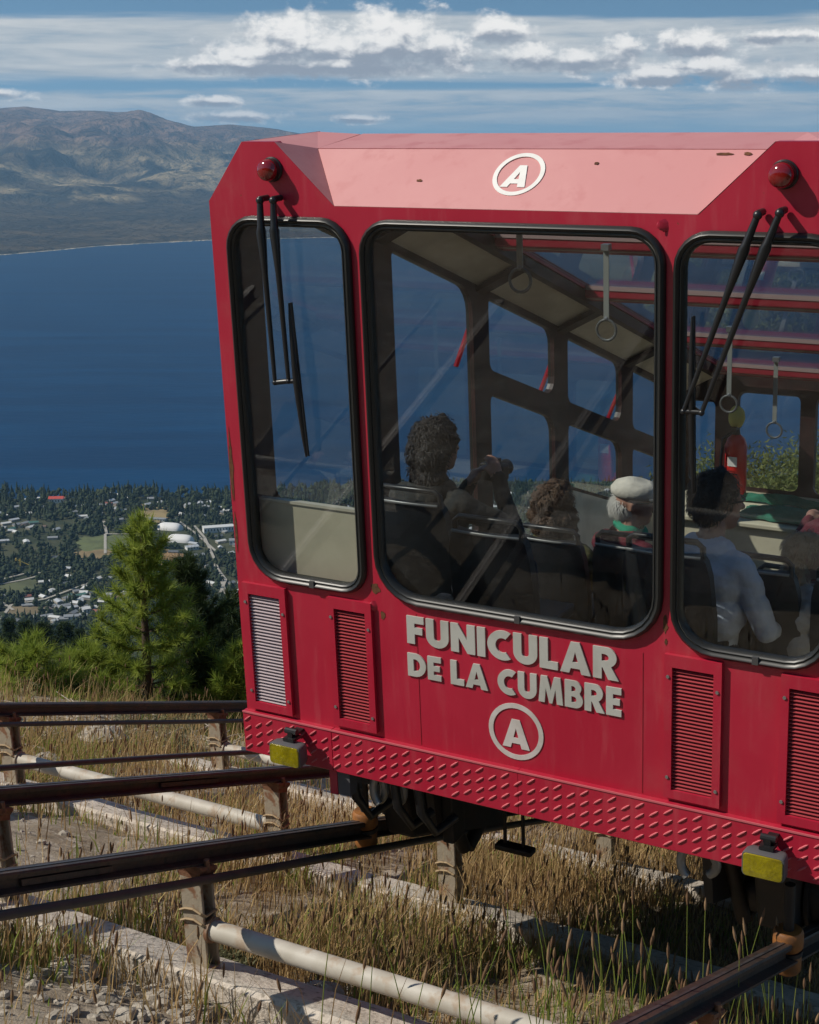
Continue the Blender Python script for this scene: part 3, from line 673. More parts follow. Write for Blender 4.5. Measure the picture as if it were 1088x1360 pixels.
# side walls
HOL = [(.30, 1.25, -.55, .80, (.05, .05, .05, .05)), (1.47, 2.36, -.55, .86, (.05, .06, .12, .04)), (2.56, 3.46, -.58, .315, (.06, .06, .10, .05)), (2.56, 3.46, .455, .86, (.05, .12, .08, .04)),
       (3.67, 4.58, -.09, .315, (.06, .06, .10, .05)), (3.67, 4.58, .455, .86, (.05, .12, .08, .04)), (4.79, 5.68, -.09, .315, (.05, .05, .08, .05)), (4.79, 5.68, .455, .86, (.05, .08, .08, .04))]
for s_ in (-1, 1):
    Ts = lambda t, v, d, s_=s_: S(s_ * (1.375 - d), t, v)
    hs = [rr(a, b, c, d, r, 5) for a, b, c, d, r in HOL]
    ol = [(.046, -1.80), (T1, -1.80), (T1, .925), (.60, .925), (.046, .71)]
    w = plate([ol] + hs, (0, .02), Ts, None, 0, 1).build('side_wall', [RED, RUBBER], car)
    wi = plate([[(.05, -1.78), (T1, -1.78), (T1, .92), (.62, .92), (.05, .70)]] + hs, (.021, .042), Ts).build('side_lining', TRIM, car)
    for a, b, c, d, r in HOL:
        gp = plate([rr(a - .01, b + .01, c - .01, d + .01, tuple(q + .005 for q in r), 5)], (.0205, .0208), Ts).build('side_pane', GLASS2, w)
    lp = MB()
    for a, b, top in ((.10, 1.30, -.57), (1.40, 2.40, -.57), (2.52, 3.50, -.60), (3.62, 4.62, -.12), (4.74, 5.85, -.12)):
        plate([[(a, -1.75), (b, -1.75), (b, top), (a, top)]], (.077, .088), Ts, lp)
    lp.build('lower_panel', BEIGE if s_ < 0 else BEIGE, car)
    sl = MB()
    for a, b, top in ((.10, 1.30, -.57), (1.40, 2.40, -.57), (2.52, 3.50, -.60)): plate([[(a, top), (b, top), (b, top + .012), (a, top + .012)]], (.076, .094), Ts, sl)
    sl.build('window_sill', mat('pale_sill', (.6, .56, .45), .35), car)
    if s_ < 0:
        hp = MB()
        for t in (2.56, 3.67, 4.79):   # hopper windows ajar
            hp.hexa([S(-u, tt, v) for tt in (t - .13, t - .10) for u, v in ((1.38, .70), (1.395, .70), (1.50, .44), (1.485, .44))])
        hp.build('hopper_frame', RED, w)
# end wall
Te = lambda u, v, d: S(u, T1 - d, v)
eh = [rr(-1.30, -1.10, .22, .84, .04, 5), rr(-.93, -.47, .22, .93, .05, 5), rr(-.36, .36, .22, .93, .05, 5), rr(.47, .93, .22, .93, .05, 5), rr(1.10, 1.30, .22, .84, .04, 5)]
plate([[(-1.36, -1.8), (1.36, -1.8), (1.36, .92), (1.14, 1.08), (-1.14, 1.08), (-1.36, .92)]] + eh, (0, .06), Te).build('end_wall', TRIM, car)
for h in eh: plate([h], (.025, .03), Te).build('end_pane', GLASS2, car)
eb = MB(); plate([[(-1.29, -1.7), (1.29, -1.7), (1.29, .185), (-1.29, .185)]], (.062, .075), Te, eb)
eb.build('end_lining', CREAM, car)
csl = MB(); csl.box((-1.27, 4.72, -2.02), (1.27, 5.40, -1.985), L); csl.box((-1.25, 4.76, -3.2), (1.25, 4.80, -2.021), L); csl.build('console_shelf', CREAM, car, bevel=.008)
# stepped floor and underframe
fl = MB()
for k in range(5):
    y0 = .06 + k * 1.08; z = -1.70 - .43 * k
    fl.box((-1.29, y0, z - .06), (1.29, y0 + 1.078, z), L); fl.box((-1.29, y0 + 1.04, z - .43), (1.29, y0 + 1.078, z - .0605), L)
fl.build('stepped_floor', FLOORM, car)
uf = MB()
for u in (-.95, .95): uf.hexa([S(u + a, t, v) for t in (.30, T1) for a, v in ((-.05, -1.90), (.05, -1.90), (.05, -1.82), (-.05, -1.82))])
for t in (.45, 1.9, 3.2, 4.5, 5.8): uf.hexa([S(u, t + a, v) for u in (-1.2, 1.2) for a, v in ((-.05, -1.86), (.05, -1.86), (.05, -1.80), (-.05, -1.80))])
uf.hexa([S(u, t, v) for u in (-1.3, 1.3) for t, v in ((.08, -1.818), (T1, -1.818), (T1, -1.803), (.08, -1.803))])
uf.build('underframe', CHASSIS, car)
br = MB(); br.box((-.935, -.012, -1.925), (-.895, .0, -1.8035), L); br.build('bracket', RED, car)
br = MB(); br.box((-.893, -.010, -1.92), (-.83, .09, -1.8045), L); br.build('bracket_box', LAMPG, car)

# bogies: guide rollers, wheels, housings
for s_ in (-1, 1):
    for t in (.50, 5.1):
        bg = MB()
        tr_ = t + (.05 if s_ < 0 else -.25)
        bg.hexa([S(s_ * u, t + a, v) for u in (.86, 1.02) for a, v in ((.12, -2.20), (.62, -2.20), (.72, -1.83), (.0, -1.83))])
        bg.hexa([S(s_ * u, t + a, v) for u in (1.02, 1.20) for a, v in ((.30, -2.02), (.55, -2.02), (.65, -1.83), (.15, -1.83))])
        bo = bg.build('bogie', CHASSIS, car, bevel=.02)
        wh = MB(); c = S(s_ * 1.1, t + .42, RV + .16)
        wh.tube([c - W * .05, c + W * .05], .155, 28); wh.tube([c - s_ * W * .07, c - s_ * W * .05], .185, 28); wh.build('wheel', CHASSIS, bo, smooth=40)
        c = S(s_ * 1.1, tr_, RV)
        for k, (z0, z1, r_) in enumerate(((-.135, -.055, .056), (-.030, .055, .062))):
            rl = MB(); rl.tube([c + V * z0, c + V * (z0 + .012), c + V * (z1 - .012), c + V * z1], [r_ * .86, r_, r_, r_ * .86], 20)
            rl.build('guide_roller', ORANGE, bo, smooth=40)
        sb_ = MB(); q0 = S(s_ * .93, t + .40, -2.20)
        sb_.tube([q0 - W * s_ * .20 + V * .12, q0 + W * s_ * .05 + V * .12], .075, 24); sb_.tube([q0 - W * s_ * .16 + V * .12, q0 - W * s_ * .12 + V * .12], .10, 28)
        sb_.tube([S(s_ * .72, t + .1, -1.84), S(s_ * .72, t + .38, -2.24)], .035, 10); sb_.tube([S(s_ * .72, t + .9, -1.84), S(s_ * .72, t + .42, -2.24)], .035, 10)
        sb_.hexa([S(s_ * u, t + a, v) for u in (.66, .70) for a, v in ((.0, -2.12), (.75, -2.12), (.80, -1.84), (-.05, -1.84))])
        sb_.build('brake_drum', CHASSIS, bo, smooth=40)
        ax = MB(); ax.tube([c + V * -.16, c + V * .26], .022, 10); ax.tube([c + V * -.052, c + V * -.033], .06, 18); ax.build('roller_pin', CHASSIS, bo, smooth=40)
for du, r_, m_ in ((-.80, .10, 0), (-.70, .085, 0), (.76, .07, 0)):
    ho = MB().tube([L(du + .07 * math.sin(a) * (1 + .2 * a / 6), .10 + .01 * a, -1.90 + r_ * math.cos(a)) for a in np.linspace(-2.6, 2.6, 18)], .020, 8)
    ho.build('hose_loop', STEEL, car, smooth=60)
for du in (-.86, -.64, -.52): MB().tube([L(du, .06, -1.82), L(du + .02, .05, -1.95), L(du + .06, .10, -2.06), L(du + .11, .2, -2.02)], .022, 8).build('brake_hose', BLACKM, car, smooth=60)
ck = MB()
for a, b, c_, d_, e_, f_ in ((-.66, -.60, .50, .62, -2.36, -1.83), (-.53, -.49, .70, .76, -2.2, -1.83), (-.52, -.505, .85, .875, -2.509, -1.90), (-.42, -.405, .85, .875, -2.509, -1.90), (-.56, -.36, .83, .90, -2.54, -2.51)):
    ck.box((a, c_, e_), (b, d_, f_), L)
ck.build('brake_gear', CHASSIS, car, bevel=.008)

# lamps, wipers
for s_, u in ((-1, -1.045), (1, 1.062)):
    z = .832
    lb = MB(); lb.tube([L(u, .0, z), L(u, -.008, z), L(u, -.012, z), L(u, -.030, z)], [.050, .050, .046, .045], 28); lo_ = lb.build('marker_lamp', RUBBER, car, smooth=40)
    ll = MB(); ll.tube([L(u, -.0305, z), L(u, -.050, z), L(u, -.060, z), L(u, -.067, z), L(u, -.070, z)], [.043, .042, .036, .022, .006], 28)
    ll.build('lens', REDLENS, lo_, smooth=70)
for s_, u in ((-1, -1.066), (1, 1.109)):
    z = -1.700; b = MB()
    hw, hh = .083, .050
    ring = lambda y, k, dz=0: [L(u + p[0] * k, y, z + dz + p[1] * k) for p in rr(-hw, hw, -hh, hh, .016, 5)]
    b.loft([ring(-.075, .62), ring(-.09, .86), ring(-.115, .98), ring(-.158, 1.0), ring(-.163, .97)])
    fg = b.build('fog_lamp', LAMPG, car, smooth=40)
    ln_ = MB(); ln_.loft([ring(-.1635, .93), ring(-.169, .90), ring(-.1705, .6)]); ln_.build('lens', YELLENS, fg, smooth=50)
    bk = MB(); bk.box((u - .028, -.13, z + .052), (u + .028, -.07, z + .066), L); bk.box((u - .012, -.115, z + .066), (u + .012, -.085, z + .092), L); bk.tube([L(u - .03, -.1, z + .092), L(u + .03, -.1, z + .092)], .014, 10)
    bk.box((u - .02, -.10, z + .068), (u + .02, -.0305, z + .080), L)
    bk.build('mount', BLACKM, fg)
for pts in ((((-1.07, .715), (-1.054, -.033)), ((-1.005, .716), (-.985, -.022)), ((-.972, .301), (-.933, -.345))),
            (((.994, .702), (.738, -.002)), ((1.07, .710), (.806, -.001)), ((.759, .34), (.771, -.311)))):
    wp = None
    for (a, b) in pts[:2]:
        m = MB(); A = np.array(a); B_ = np.array(b); mid = A + (B_ - A) * .14; m2 = A + (B_ - A) * .40
        m.tube([L(A[0], -.012, A[1] + .005), L(A[0], -.062, A[1] + .005)], .013, 10)
        m.blob(L(A[0], -.066, A[1]), (.017, .017, .017), 10, 8)
        m.tube([L(A[0], -.066, A[1]), L(mid[0], -.074, mid[1]), L(mid[0] + (m2 - mid)[0] * .1, -.075, mid[1] + (m2 - mid)[1] * .1), L(m2[0], -.072, m2[1]), L(B_[0], -.066, B_[1])], [.012, .016, .021, .012, .0085], 8)
        m.blob(L(B_[0], -.066, B_[1]), (.012, .012, .012), 8, 6)
        o = m.build('wiper', BLACKM, car, smooth=50) if wp is None else m.build('arm', BLACKM, wp, smooth=50); wp = wp or o
    m = MB(); (u0, z0), (u1, z1) = pts[2]; e0, e1 = pts[0][1], pts[1][1]
    m.tube([L(e0[0], -.062, e0[1]), L(e1[0], -.062, e1[1]), L((u0 + u1) / 2, -.055, (z0 + z1) / 2)], .011, 8); m.build('link', BLACKM, wp, smooth=50)
    m = MB(); ts = np.linspace(0, 1, 9)
    m.tube([L(u0 + (u1 - u0) * t, -.046 - .012 * math.sin(math.pi * t), z0 + (z1 - z0) * t) for t in ts], [.004, .008, .010, .012, .014, .012, .010, .008, .004], 8)
    m.tube([L(u0 + (u1 - u0) * t, -.030, z0 + (z1 - z0) * t) for t in ts], .006, 6); m.build('blade', BLACKM, wp, smooth=50)

# lettering
def arc(cx, cy, rx, ry, a0, a1, n=12): return [(cx + rx * math.cos(R(a0 + (a1 - a0) * i / (n - 1))), cy + ry * math.sin(R(a0 + (a1 - a0) * i / (n - 1)))) for i in range(n)]
S_ = .27
def glyph(ch):
    s = S_
    if ch == 'F': return .60, [[(0, 0), (s, 0), (s, .36), (.54, .36), (.54, .60), (s, .60), (s, .75), (.60, .75), (.60, 1), (0, 1)]]
    if ch == 'E': return .60, [[(0, 0), (.60, 0), (.60, .23), (s, .23), (s, .39), (.54, .39), (.54, .61), (s, .61), (s, .77), (.60, .77), (.60, 1), (0, 1)]]
    if ch == 'L': return .58, [[(0, 0), (.58, 0), (.58, .25), (s, .25), (s, 1), (0, 1)]]
    if ch == 'I': return s, [[(0, 0), (s, 0), (s, 1), (0, 1)]]
    if ch == 'N': return .82, [[(0, 0), (s, 0), (s, .52), (.56, 0), (.82, 0), (.82, 1), (.55, 1), (.55, .47), (.25, 1), (0, 1)]]
    if ch == 'M': return 1.0, [[(0, 0), (.25, 0), (.30, .55), (.44, .0), (.56, 0), (.70, .55), (.75, 0), (1.0, 0), (.90, 1), (.64, 1), (.5, .48), (.36, 1), (.10, 1)]]
    if ch == 'U': return .78, [[(0, 1)] + arc(.39, .38, .39, .38, 180, 360, 16) + [(.78, 1), (.51, 1)] + arc(.39, .38, .12, .13, 0, -180, 10) + [(.27, 1)]]
    if ch == 'C': return .78, [arc(.5, .5, .50, .5, 58, 302, 22) + arc(.5, .5, .23, .25, 298, 62, 16)]
    if ch == 'D': return .82, [[(0, 0)] + [(.32, 0)] + arc(.32, .5, .50, .5, -90, 90, 18)[1:-1] + [(.32, 1), (0, 1)], [(s, .24)] + arc(.34, .5, .22, .26, -80, 80, 10) + [(s, .76)]]
    if ch == 'A': return .96, [[(0, 0), (.29, 0), (.335, .16), (.625, .16), (.67, 0), (.96, 0), (.62, 1), (.34, 1)], [(.39, .36), (.57, .36), (.48, .70)]]
    if ch == 'R': return .78, [[(0, 0), (s, 0), (s, .36), (.30, .36), (.47, 0), (.80, 0), (.56, .41)] + arc(.42, .69, .31, .31, -50, 90, 12) + [(0, 1)], [(s, .57)] + arc(.36, .68, .13, .11, -90, 90, 8) + [(s, .79)]]
    if ch == 'B': return .72, [[(0, 0), (.38, 0)] + arc(.42, .285, .31, .285, -90, 48, 12) + arc(.38, .74, .29, .26, -40, 90, 12) + [(0, 1)], [(s, .20)] + arc(.36, .31, .11, .11, -90, 90, 8) + [(s, .42)], [(s, .60)] + arc(.34, .70, .10, .10, -90, 90, 8) + [(s, .80)]]
def write(text, u0, u1, zb0, zt0, zb1, zt1, name):
    gap = .075; adv = []; x = 0
    for ch in text:
        if ch == ' ': x += .34; continue
        w, lp = glyph(ch); adv.append((ch, x, w, lp)); x += w + gap
    tot = x - gap
    for ch, x0, w, lp in adv:
        mb = MB()
        def T(px, py, d, x0=x0):
            f = (x0 + px) / tot; zb = zb0 + (zb1 - zb0) * f; zt = zt0 + (zt1 - zt0) * f
            return L(u0 + (u1 - u0) * f, d, zb + (zt - zb) * py)
        plate(lp, (-.0075, -.0004), T, mb); mb.build('letter', WHITEP, car)
write('FUNICULAR', -.500, .460, -1.125, -1.001, -1.127, -.992, 'x')
write('DE LA CUMBRE', -.503, .473, -1.274, -1.170, -1.277, -1.156, 'x')
def emblem(T, r, m, name, slant=0):
    mb = MB(); plate([arc(0, 0, r, r, 0, 357, 48), arc(0, 0, r * .83, r * .83, 0, 357, 48)], (-.0035, -.0005), T, mb)
    h = r * 1.02; w, lp = glyph('A')
    plate([[((p[0] - .48) * h * 1.02 + (p[1] - .5) * slant * h, (p[1] - .5) * h - .01) for p in l] for l in lp], (-.0035, -.0005), T, mb)
    mb.build(name, m, car)
emblem(lambda a, b, d: L(.003 + a, d, -1.436 + b), .126, GREYL, 'emblem')
sl_ = np.array([.223, .207]) / math.hypot(.223, .207)
emblem(lambda a, b, d: L(.0 + a + 0.0, .128 - .002 + b * sl_[0] + d * sl_[1], .692 + .117 + b * sl_[1] - d * sl_[0]), .105, WHITEL, 'emblem', 0.12)

pt_ = MB(); pt_.box((-1.285, .085, -1.69), (-.70, .10, -.610), L); pt_.build('partition', CREAM, car, bevel=.004)
pt_ = MB(); pt_.box((-1.285, .078, -.6095), (-.70, .107, -.597), L); pt_.build('partition_trim', mat('pale_sill', (.6, .56, .45), .35), car)
# seats
def make_seat(u, t, z, w=.42, m=None):
    """z = top of backrest; local floor .92 below; faces downhill (+y)"""
    y = t * CA; m = m or SEATM
    b = MB(); rings = []
    for k, (dz, dy, hw) in enumerate(((-.62, .10, .19), (-.50, .07, .205), (-.30, .045, .21), (-.10, .015, .20), (-.03, .004, .185), (0, 0, .165))):
        c = w / .42; rings.append([L(u + x * hw * c, y + dy + .045 * (1 - (x * x)) * (-1) + th, z + dz) for th, xs in ((0, np.linspace(-1, 1, 9)), (.05, np.linspace(1, -1, 9))) for x in xs])
    b.loft(rings); st = b.build('seat', m, car, smooth=45)
    c = MB(); c.loft([[L(u + x, y + yy, z + zz) for x, yy in ((-.2, .08), (.2, .08), (.2, .50), (-.2, .50))] for zz in (-.53, -.47)]); c.build('cushion', m, st, bevel=.015)
    g_ = MB(); hw = w * .40
    g_.tube([L(u - hw, y + .02, z - .05), L(u - hw, y + .015, z + .035), L(u - hw + .025, y + .012, z + .058), L(u + hw - .025, y + .012, z + .058), L(u + hw, y + .015, z + .035), L(u + hw, y + .02, z - .05)], .014, 8)
    g_.build('grab_bar', BLACKM, st, smooth=60)
    e = MB(); e.tube([L(u + x * w * .47, y - .045 * (1 - x * x) - .002 + .0, z + .004 - .01 * x * x) for x in np.linspace(-.85, .85, 9)], .007, 6); e.build('top_trim', STEEL, st, smooth=60)
    l = MB(); l.tube([L(u, y + .3, z - .54), L(u, y + .3, z - .93)], .03, 8); l.box((u - .15, y + .15, z - .945), (u + .15, y + .45, z - .93), L); l.build('pedestal', BLACKM, st)
    return st
for u, t, z in ((-.95, .85, -.775), (-.42, .62, -.80), (.36, .78, -.83), (.62, 1.22, -1.0), (1.08, 1.22, -1.0), (-.76, 2.05, -1.275), (-.31, 2.05, -1.255), (.45, 2.45, -1.45), (.92, 2.45, -1.45), (-.9, 3.3, -1.85), (-.42, 3.3, -1.85)):
    make_seat(u, t, z)
# hand straps
for u, t, v0, v1 in ((-.35, .88, .99, .60), (-.35, 1.88, 1.0, .58), (-.35, 3.84, 1.0, .52), (-.35, 4.81, 1.0, .50)):
    m = MB(); A = S(u, t, v0); B_ = S(u, t, v1); q = B_ - A; A2 = A; B2 = A - V * np.linalg.norm(q) * .82
    m.hexa([A2 + W * a + Yc * b for a, b in ((-.014, -.003), (.014, -.003), (.014, .003), (-.014, .003))] + [B2 + W * a + Yc * b for a, b in ((-.014, -.003), (.014, -.003), (.014, .003), (-.014, .003))])
    so = m.build('hand_strap', mat('strap_grey', (.30, .30, .26), .6), car)
    r_ = MB(); c = B2 - V * .056; r_.tube([c + W * .051 * math.cos(a) + V * .051 * math.sin(a) for a in np.linspace(0, 2 * math.pi, 25)[:-1]], .007, 8, closed=True); r_.build('ring', mat('ring_grey', (.12, .12, .11), .4), so, smooth=60)
    cl = MB(); cl.blob(B2, (.013, .013, .013), 8, 6); cl.box((-.02, -.02, -.01), (.02, .02, .02), lambda x, y, z: A + W * x + Yc * y + V * z); cl.build('clasp', STEEL, so)

def raw_mesh(name, verts, tris, mats, mi=None, tint=None, parent=None, loc=None):
    verts = np.asarray(verts, np.float32); tris = np.asarray(tris, np.int32); me = bpy.data.meshes.new(name)
    me.vertices.add(len(verts)); me.vertices.foreach_set('co', verts.ravel()); me.loops.add(tris.size); me.loops.foreach_set('vertex_index', tris.ravel())
    me.polygons.add(len(tris)); me.polygons.foreach_set('loop_start', np.arange(0, tris.size, 3, dtype=np.int32)); me.polygons.foreach_set('loop_total', np.full(len(tris), 3, np.int32))
    for m in mats: me.materials.append(m)
    if mi is not None: me.polygons.foreach_set('material_index', np.asarray(mi, np.int32))
    if tint is not None:
        at = me.attributes.new('tint', 'FLOAT', 'POINT'); at.data.foreach_set('value', np.asarray(tint, np.float32))
    me.update(calc_edges=True)
    o = bpy.data.objects.new(name, me); col.objects.link(o); o.parent = parent
    return o
def leaf_mat(name, c0, c1, transl=0.35, rough=0.6):
    m = bpy.data.materials.new(name); m.use_nodes = True; g = G(m.node_tree); g.n.clear(); out = g.new('ShaderNodeOutputMaterial')
    at = g.new('ShaderNodeAttribute', attribute_name='tint'); c = g.mix(at.outputs['Fac'], c0, c1)
    p = g.new('ShaderNodeBsdfPrincipled'); g.l.new(c, p.inputs['Base Color']); p.inputs['Roughness'].default_value = rough; p.inputs['Specular IOR Level'].default_value = .25
    t = g.new('ShaderNodeBsdfTranslucent'); g.l.new(c, t.inputs[0]); mx = g.new('ShaderNodeMixShader'); mx.inputs[0].default_value = transl
    g.l.new(p.outputs[0], mx.inputs[1]); g.l.new(t.outputs[0], mx.inputs[2]); g.l.new(mx.outputs[0], out.inputs[0]); return m

# ================================================================== PEOPLE IN THE CAR
def person(name_label, pos, face, tops, sc=1.0, lean=0.0, head_turn=0.0, arms=None, hair=None, group='passengers riding in the car', skin=SKIN, trousers=None, seatz=.46):
    """pos = local car point (x, y, z) of the floor below the hips; face = heading in the car, 0 looks downhill (+y), 90 looks to +x"""
    root = thing('person', L(*pos), name_label, 'person', group)
    fa = R(face); fx, fy = math.sin(fa), math.cos(fa)
    def loc(a, b, c): return L(pos[0] + sc * (a * fy + b * fx), pos[1] + sc * (-a * fx + b * fy), pos[2] + sc * c)   # a right, b forward, c up
    parts = []
    def cap(p0, p1, r0, r1, tagid, flat=1.0): parts.append((np.array(p0, float), np.array(p1, float), r0, r1, tagid, flat))
    h = seatz; ln_ = math.sin(R(lean)); lc = math.cos(R(lean))
    T = lambda a, b, c: (a, b * 1.0 + (c) * ln_, h + c * lc)      # torso point, c above hips
    cap(T(-.09, 0, .05), T(.09, 0, .05), .13, .13, 2); cap(T(0, 0, .08), T(0, .01, .30), .145, .150, 1)
    cap(T(-.06, .0, .30), T(.06, .0, .30), .130, .130, 1); cap(T(-.10, -.01, .46), T(.10, -.01, .46), .105, .105, 1)
    cap(T(-.15, -.01, .52), T(.15, -.01, .52), .072, .072, 1); cap(T(-.06, -.01, .57), T(.06, -.01, .57), .065, .065, 1)
    cap(T(0, .0, .56), T(0, .02, .68), .062, .055, 0)
    hc = np.array(T(0, .035, .765)); ht = R(head_turn)
    def Hd(a, b, c): return hc + np.array([a * math.cos(ht) + b * math.sin(ht), -a * math.sin(ht) + b * math.cos(ht), c])
    cap(Hd(0, -.015, .025), Hd(0, .015, .03), .088, .086, 0); cap(Hd(0, .045, .0), Hd(0, .045, -.045), .068, .055, 0); cap(Hd(0, .055, -.075), Hd(0, .06, -.085), .040, .036, 0)
    cap(Hd(0, .098, .012), Hd(0, .118, -.022), .010, .016, 0); cap(Hd(-.018, .088, -.058), Hd(.018, .088, -.058), .015, .015, 0); cap(Hd(-.03, .088, .033), Hd(.03, .088, .033), .014, .014, 0)
    for s_ in (-1, 1): cap(Hd(s_ * .083, .005, .02), Hd(s_ * .083, -.002, -.015), .016, .012, 0)
    for s_, tgt in zip((-1, 1), arms or ((-.16, .42, .22), (.16, .42, .22))):
        sh = np.array(T(s_ * .185, -.01, .515)); hd = np.array(T(*tgt)) if len(tgt) == 3 else np.array(tgt[:3])
        v = hd - sh; d = np.linalg.norm(v); l1, l2 = .285, .27; d = min(d, .54); v = v / np.linalg.norm(v); hd = sh + v * d
        m = (l1 * l1 - l2 * l2 + d * d) / (2 * d); hh = math.sqrt(max(l1 * l1 - m * m, .0004)); dn = np.array([s_ * .55, -.25, -1.0]); dn -= v * (dn @ v); dn /= np.linalg.norm(dn)
        el = sh + v * m + dn * hh
        cap(sh, el, .058, .046, 1); cap(el, hd, .046, .030, 1)
        fd = (hd - el) / np.linalg.norm(hd - el); pal = hd + fd * .055; cap(hd - fd * .01, pal, .026, .030, 0)
        sd_ = np.cross(fd, [0, 0, 1.0]); sd_ /= np.linalg.norm(sd_) + 1e-9; up_ = np.cross(sd_, fd)
        for i, k in enumerate((-1.5, -.5, .5, 1.5)):
            lgt = (.060, .072, .068, .055)[i]; b0 = pal + sd_ * k * .0165; b1 = b0 + fd * lgt * .6 - up_ * .006; b2 = b1 + fd * lgt * .35 - up_ * .022
            cap(b0, b1, .0095, .009, 0); cap(b1, b2, .009, .0085, 0)
        tb = hd + fd * .015 - sd_ * s_ * .028; cap(tb, tb + fd * .045 - sd_ * s_ * .022 - up_ * .01, .012, .0095, 0)
    for s_ in (-1, 1):
        hp = np.array((s_ * .095, .03, h + .03)); kn = np.array((s_ * .115, .44, h + .05)); an = np.array((s_ * .11, .46, .09))
        cap(hp, kn, .088, .062, 2); cap(kn, an, .060, .042, 2); cap(an, an + [0, .03, -.03], .045, .045, 3); cap(an + [0, -.03, -.045], an + [0, .16, -.05], .042, .034, 3)
    mb = MB()
    for p0, p1, r0, r1, tg, fl in parts:
        d = p1 - p0; n = np.linalg.norm(d); dd = d / n if n > 1e-6 else np.array([0, 0, 1.0])
        pts, rs = [], []
        for a in np.linspace(-90, 0, 5)[1:]: pts.append(p0 + dd * r0 * math.sin(R(a))); rs.append(r0 * math.cos(R(a)))
        for a in np.linspace(0, 90, 5)[:-1]: pts.append(p1 + dd * r1 * math.sin(R(a))); rs.append(r1 * math.cos(R(a)))
        mb.tube(pts, rs, 12)
    me = bpy.data.meshes.new('b'); me.from_pydata(mb.v, [], mb.f); tmp = bpy.data.objects.new('b', me); col.objects.link(tmp)
    md = tmp.modifiers.new('r', 'REMESH'); md.mode = 'VOXEL'; md.voxel_size = .0095; sm_ = tmp.modifiers.new('s', 'SMOOTH'); sm_.iterations = 3; sm_.factor = .5
    dg = bpy.context.evaluated_depsgraph_get(); ev = tmp.evaluated_get(dg); m2 = bpy.data.meshes.new_from_object(ev)
    bpy.data.objects.remove(tmp); bpy.data.meshes.remove(me)
    k = len(m2.vertices); co = np.empty(k * 3); m2.vertices.foreach_get('co', co); co = co.reshape(-1, 3)
    best = np.full(k, 9.0); tid = np.zeros(k, int)
    for p0, p1, r0, r1, tg, fl in parts:
        d = p1 - p0; q = np.clip(((co - p0) @ d) / max(d @ d, 1e-9), 0, 1); ds = np.linalg.norm(co - (p0 + q[:, None] * d), axis=1) - (r0 + (r1 - r0) * q)
        w = ds < best - .004 * (tg == 0); best = np.where(w, ds, best); tid = np.where(w, tg, tid)
    nrm = np.empty(k * 3); m2.vertices.foreach_get('normal', nrm); nrm = nrm.reshape(-1, 3)
    wr = (fbm(co[:, 0] * 16 + co[:, 1] * 7, co[:, 2] * 22 + co[:, 1] * 9, 3, 30) - .5) * .018
    co = co + nrm * np.where((tid == 1) | (tid == 2), .006 + wr, 0)[:, None]
    ba = np.array([loc(1, 0, 0) - loc(0, 0, 0), loc(0, 1, 0) - loc(0, 0, 0), loc(0, 0, 1) - loc(0, 0, 0)]); o_ = loc(0, 0, 0)
    co2 = co @ ba + o_ - np.array(root.location)
    m2.vertices.foreach_set('co', co2.ravel()); m2.materials.clear()
    for m_ in (skin, tops, trousers or cloth('trousers', (.03, .035, .05)), mat('dark_shoe', (.02, .018, .016), .5)): m2.materials.append(m_)
    fi = [int(tid[p.vertices[0]]) for p in m2.polygons]; m2.polygons.foreach_set('material_index', fi); m2.polygons.foreach_set('use_smooth', [True] * len(fi)); m2.update()
    bo = bpy.data.objects.new('body', m2); col.objects.link(bo); bo.parent = root
    W3 = lambda a, b, c: loc(*Hd(a, b, c))
    if hair: hair(root, W3, sc)
    return root, loc, W3, T
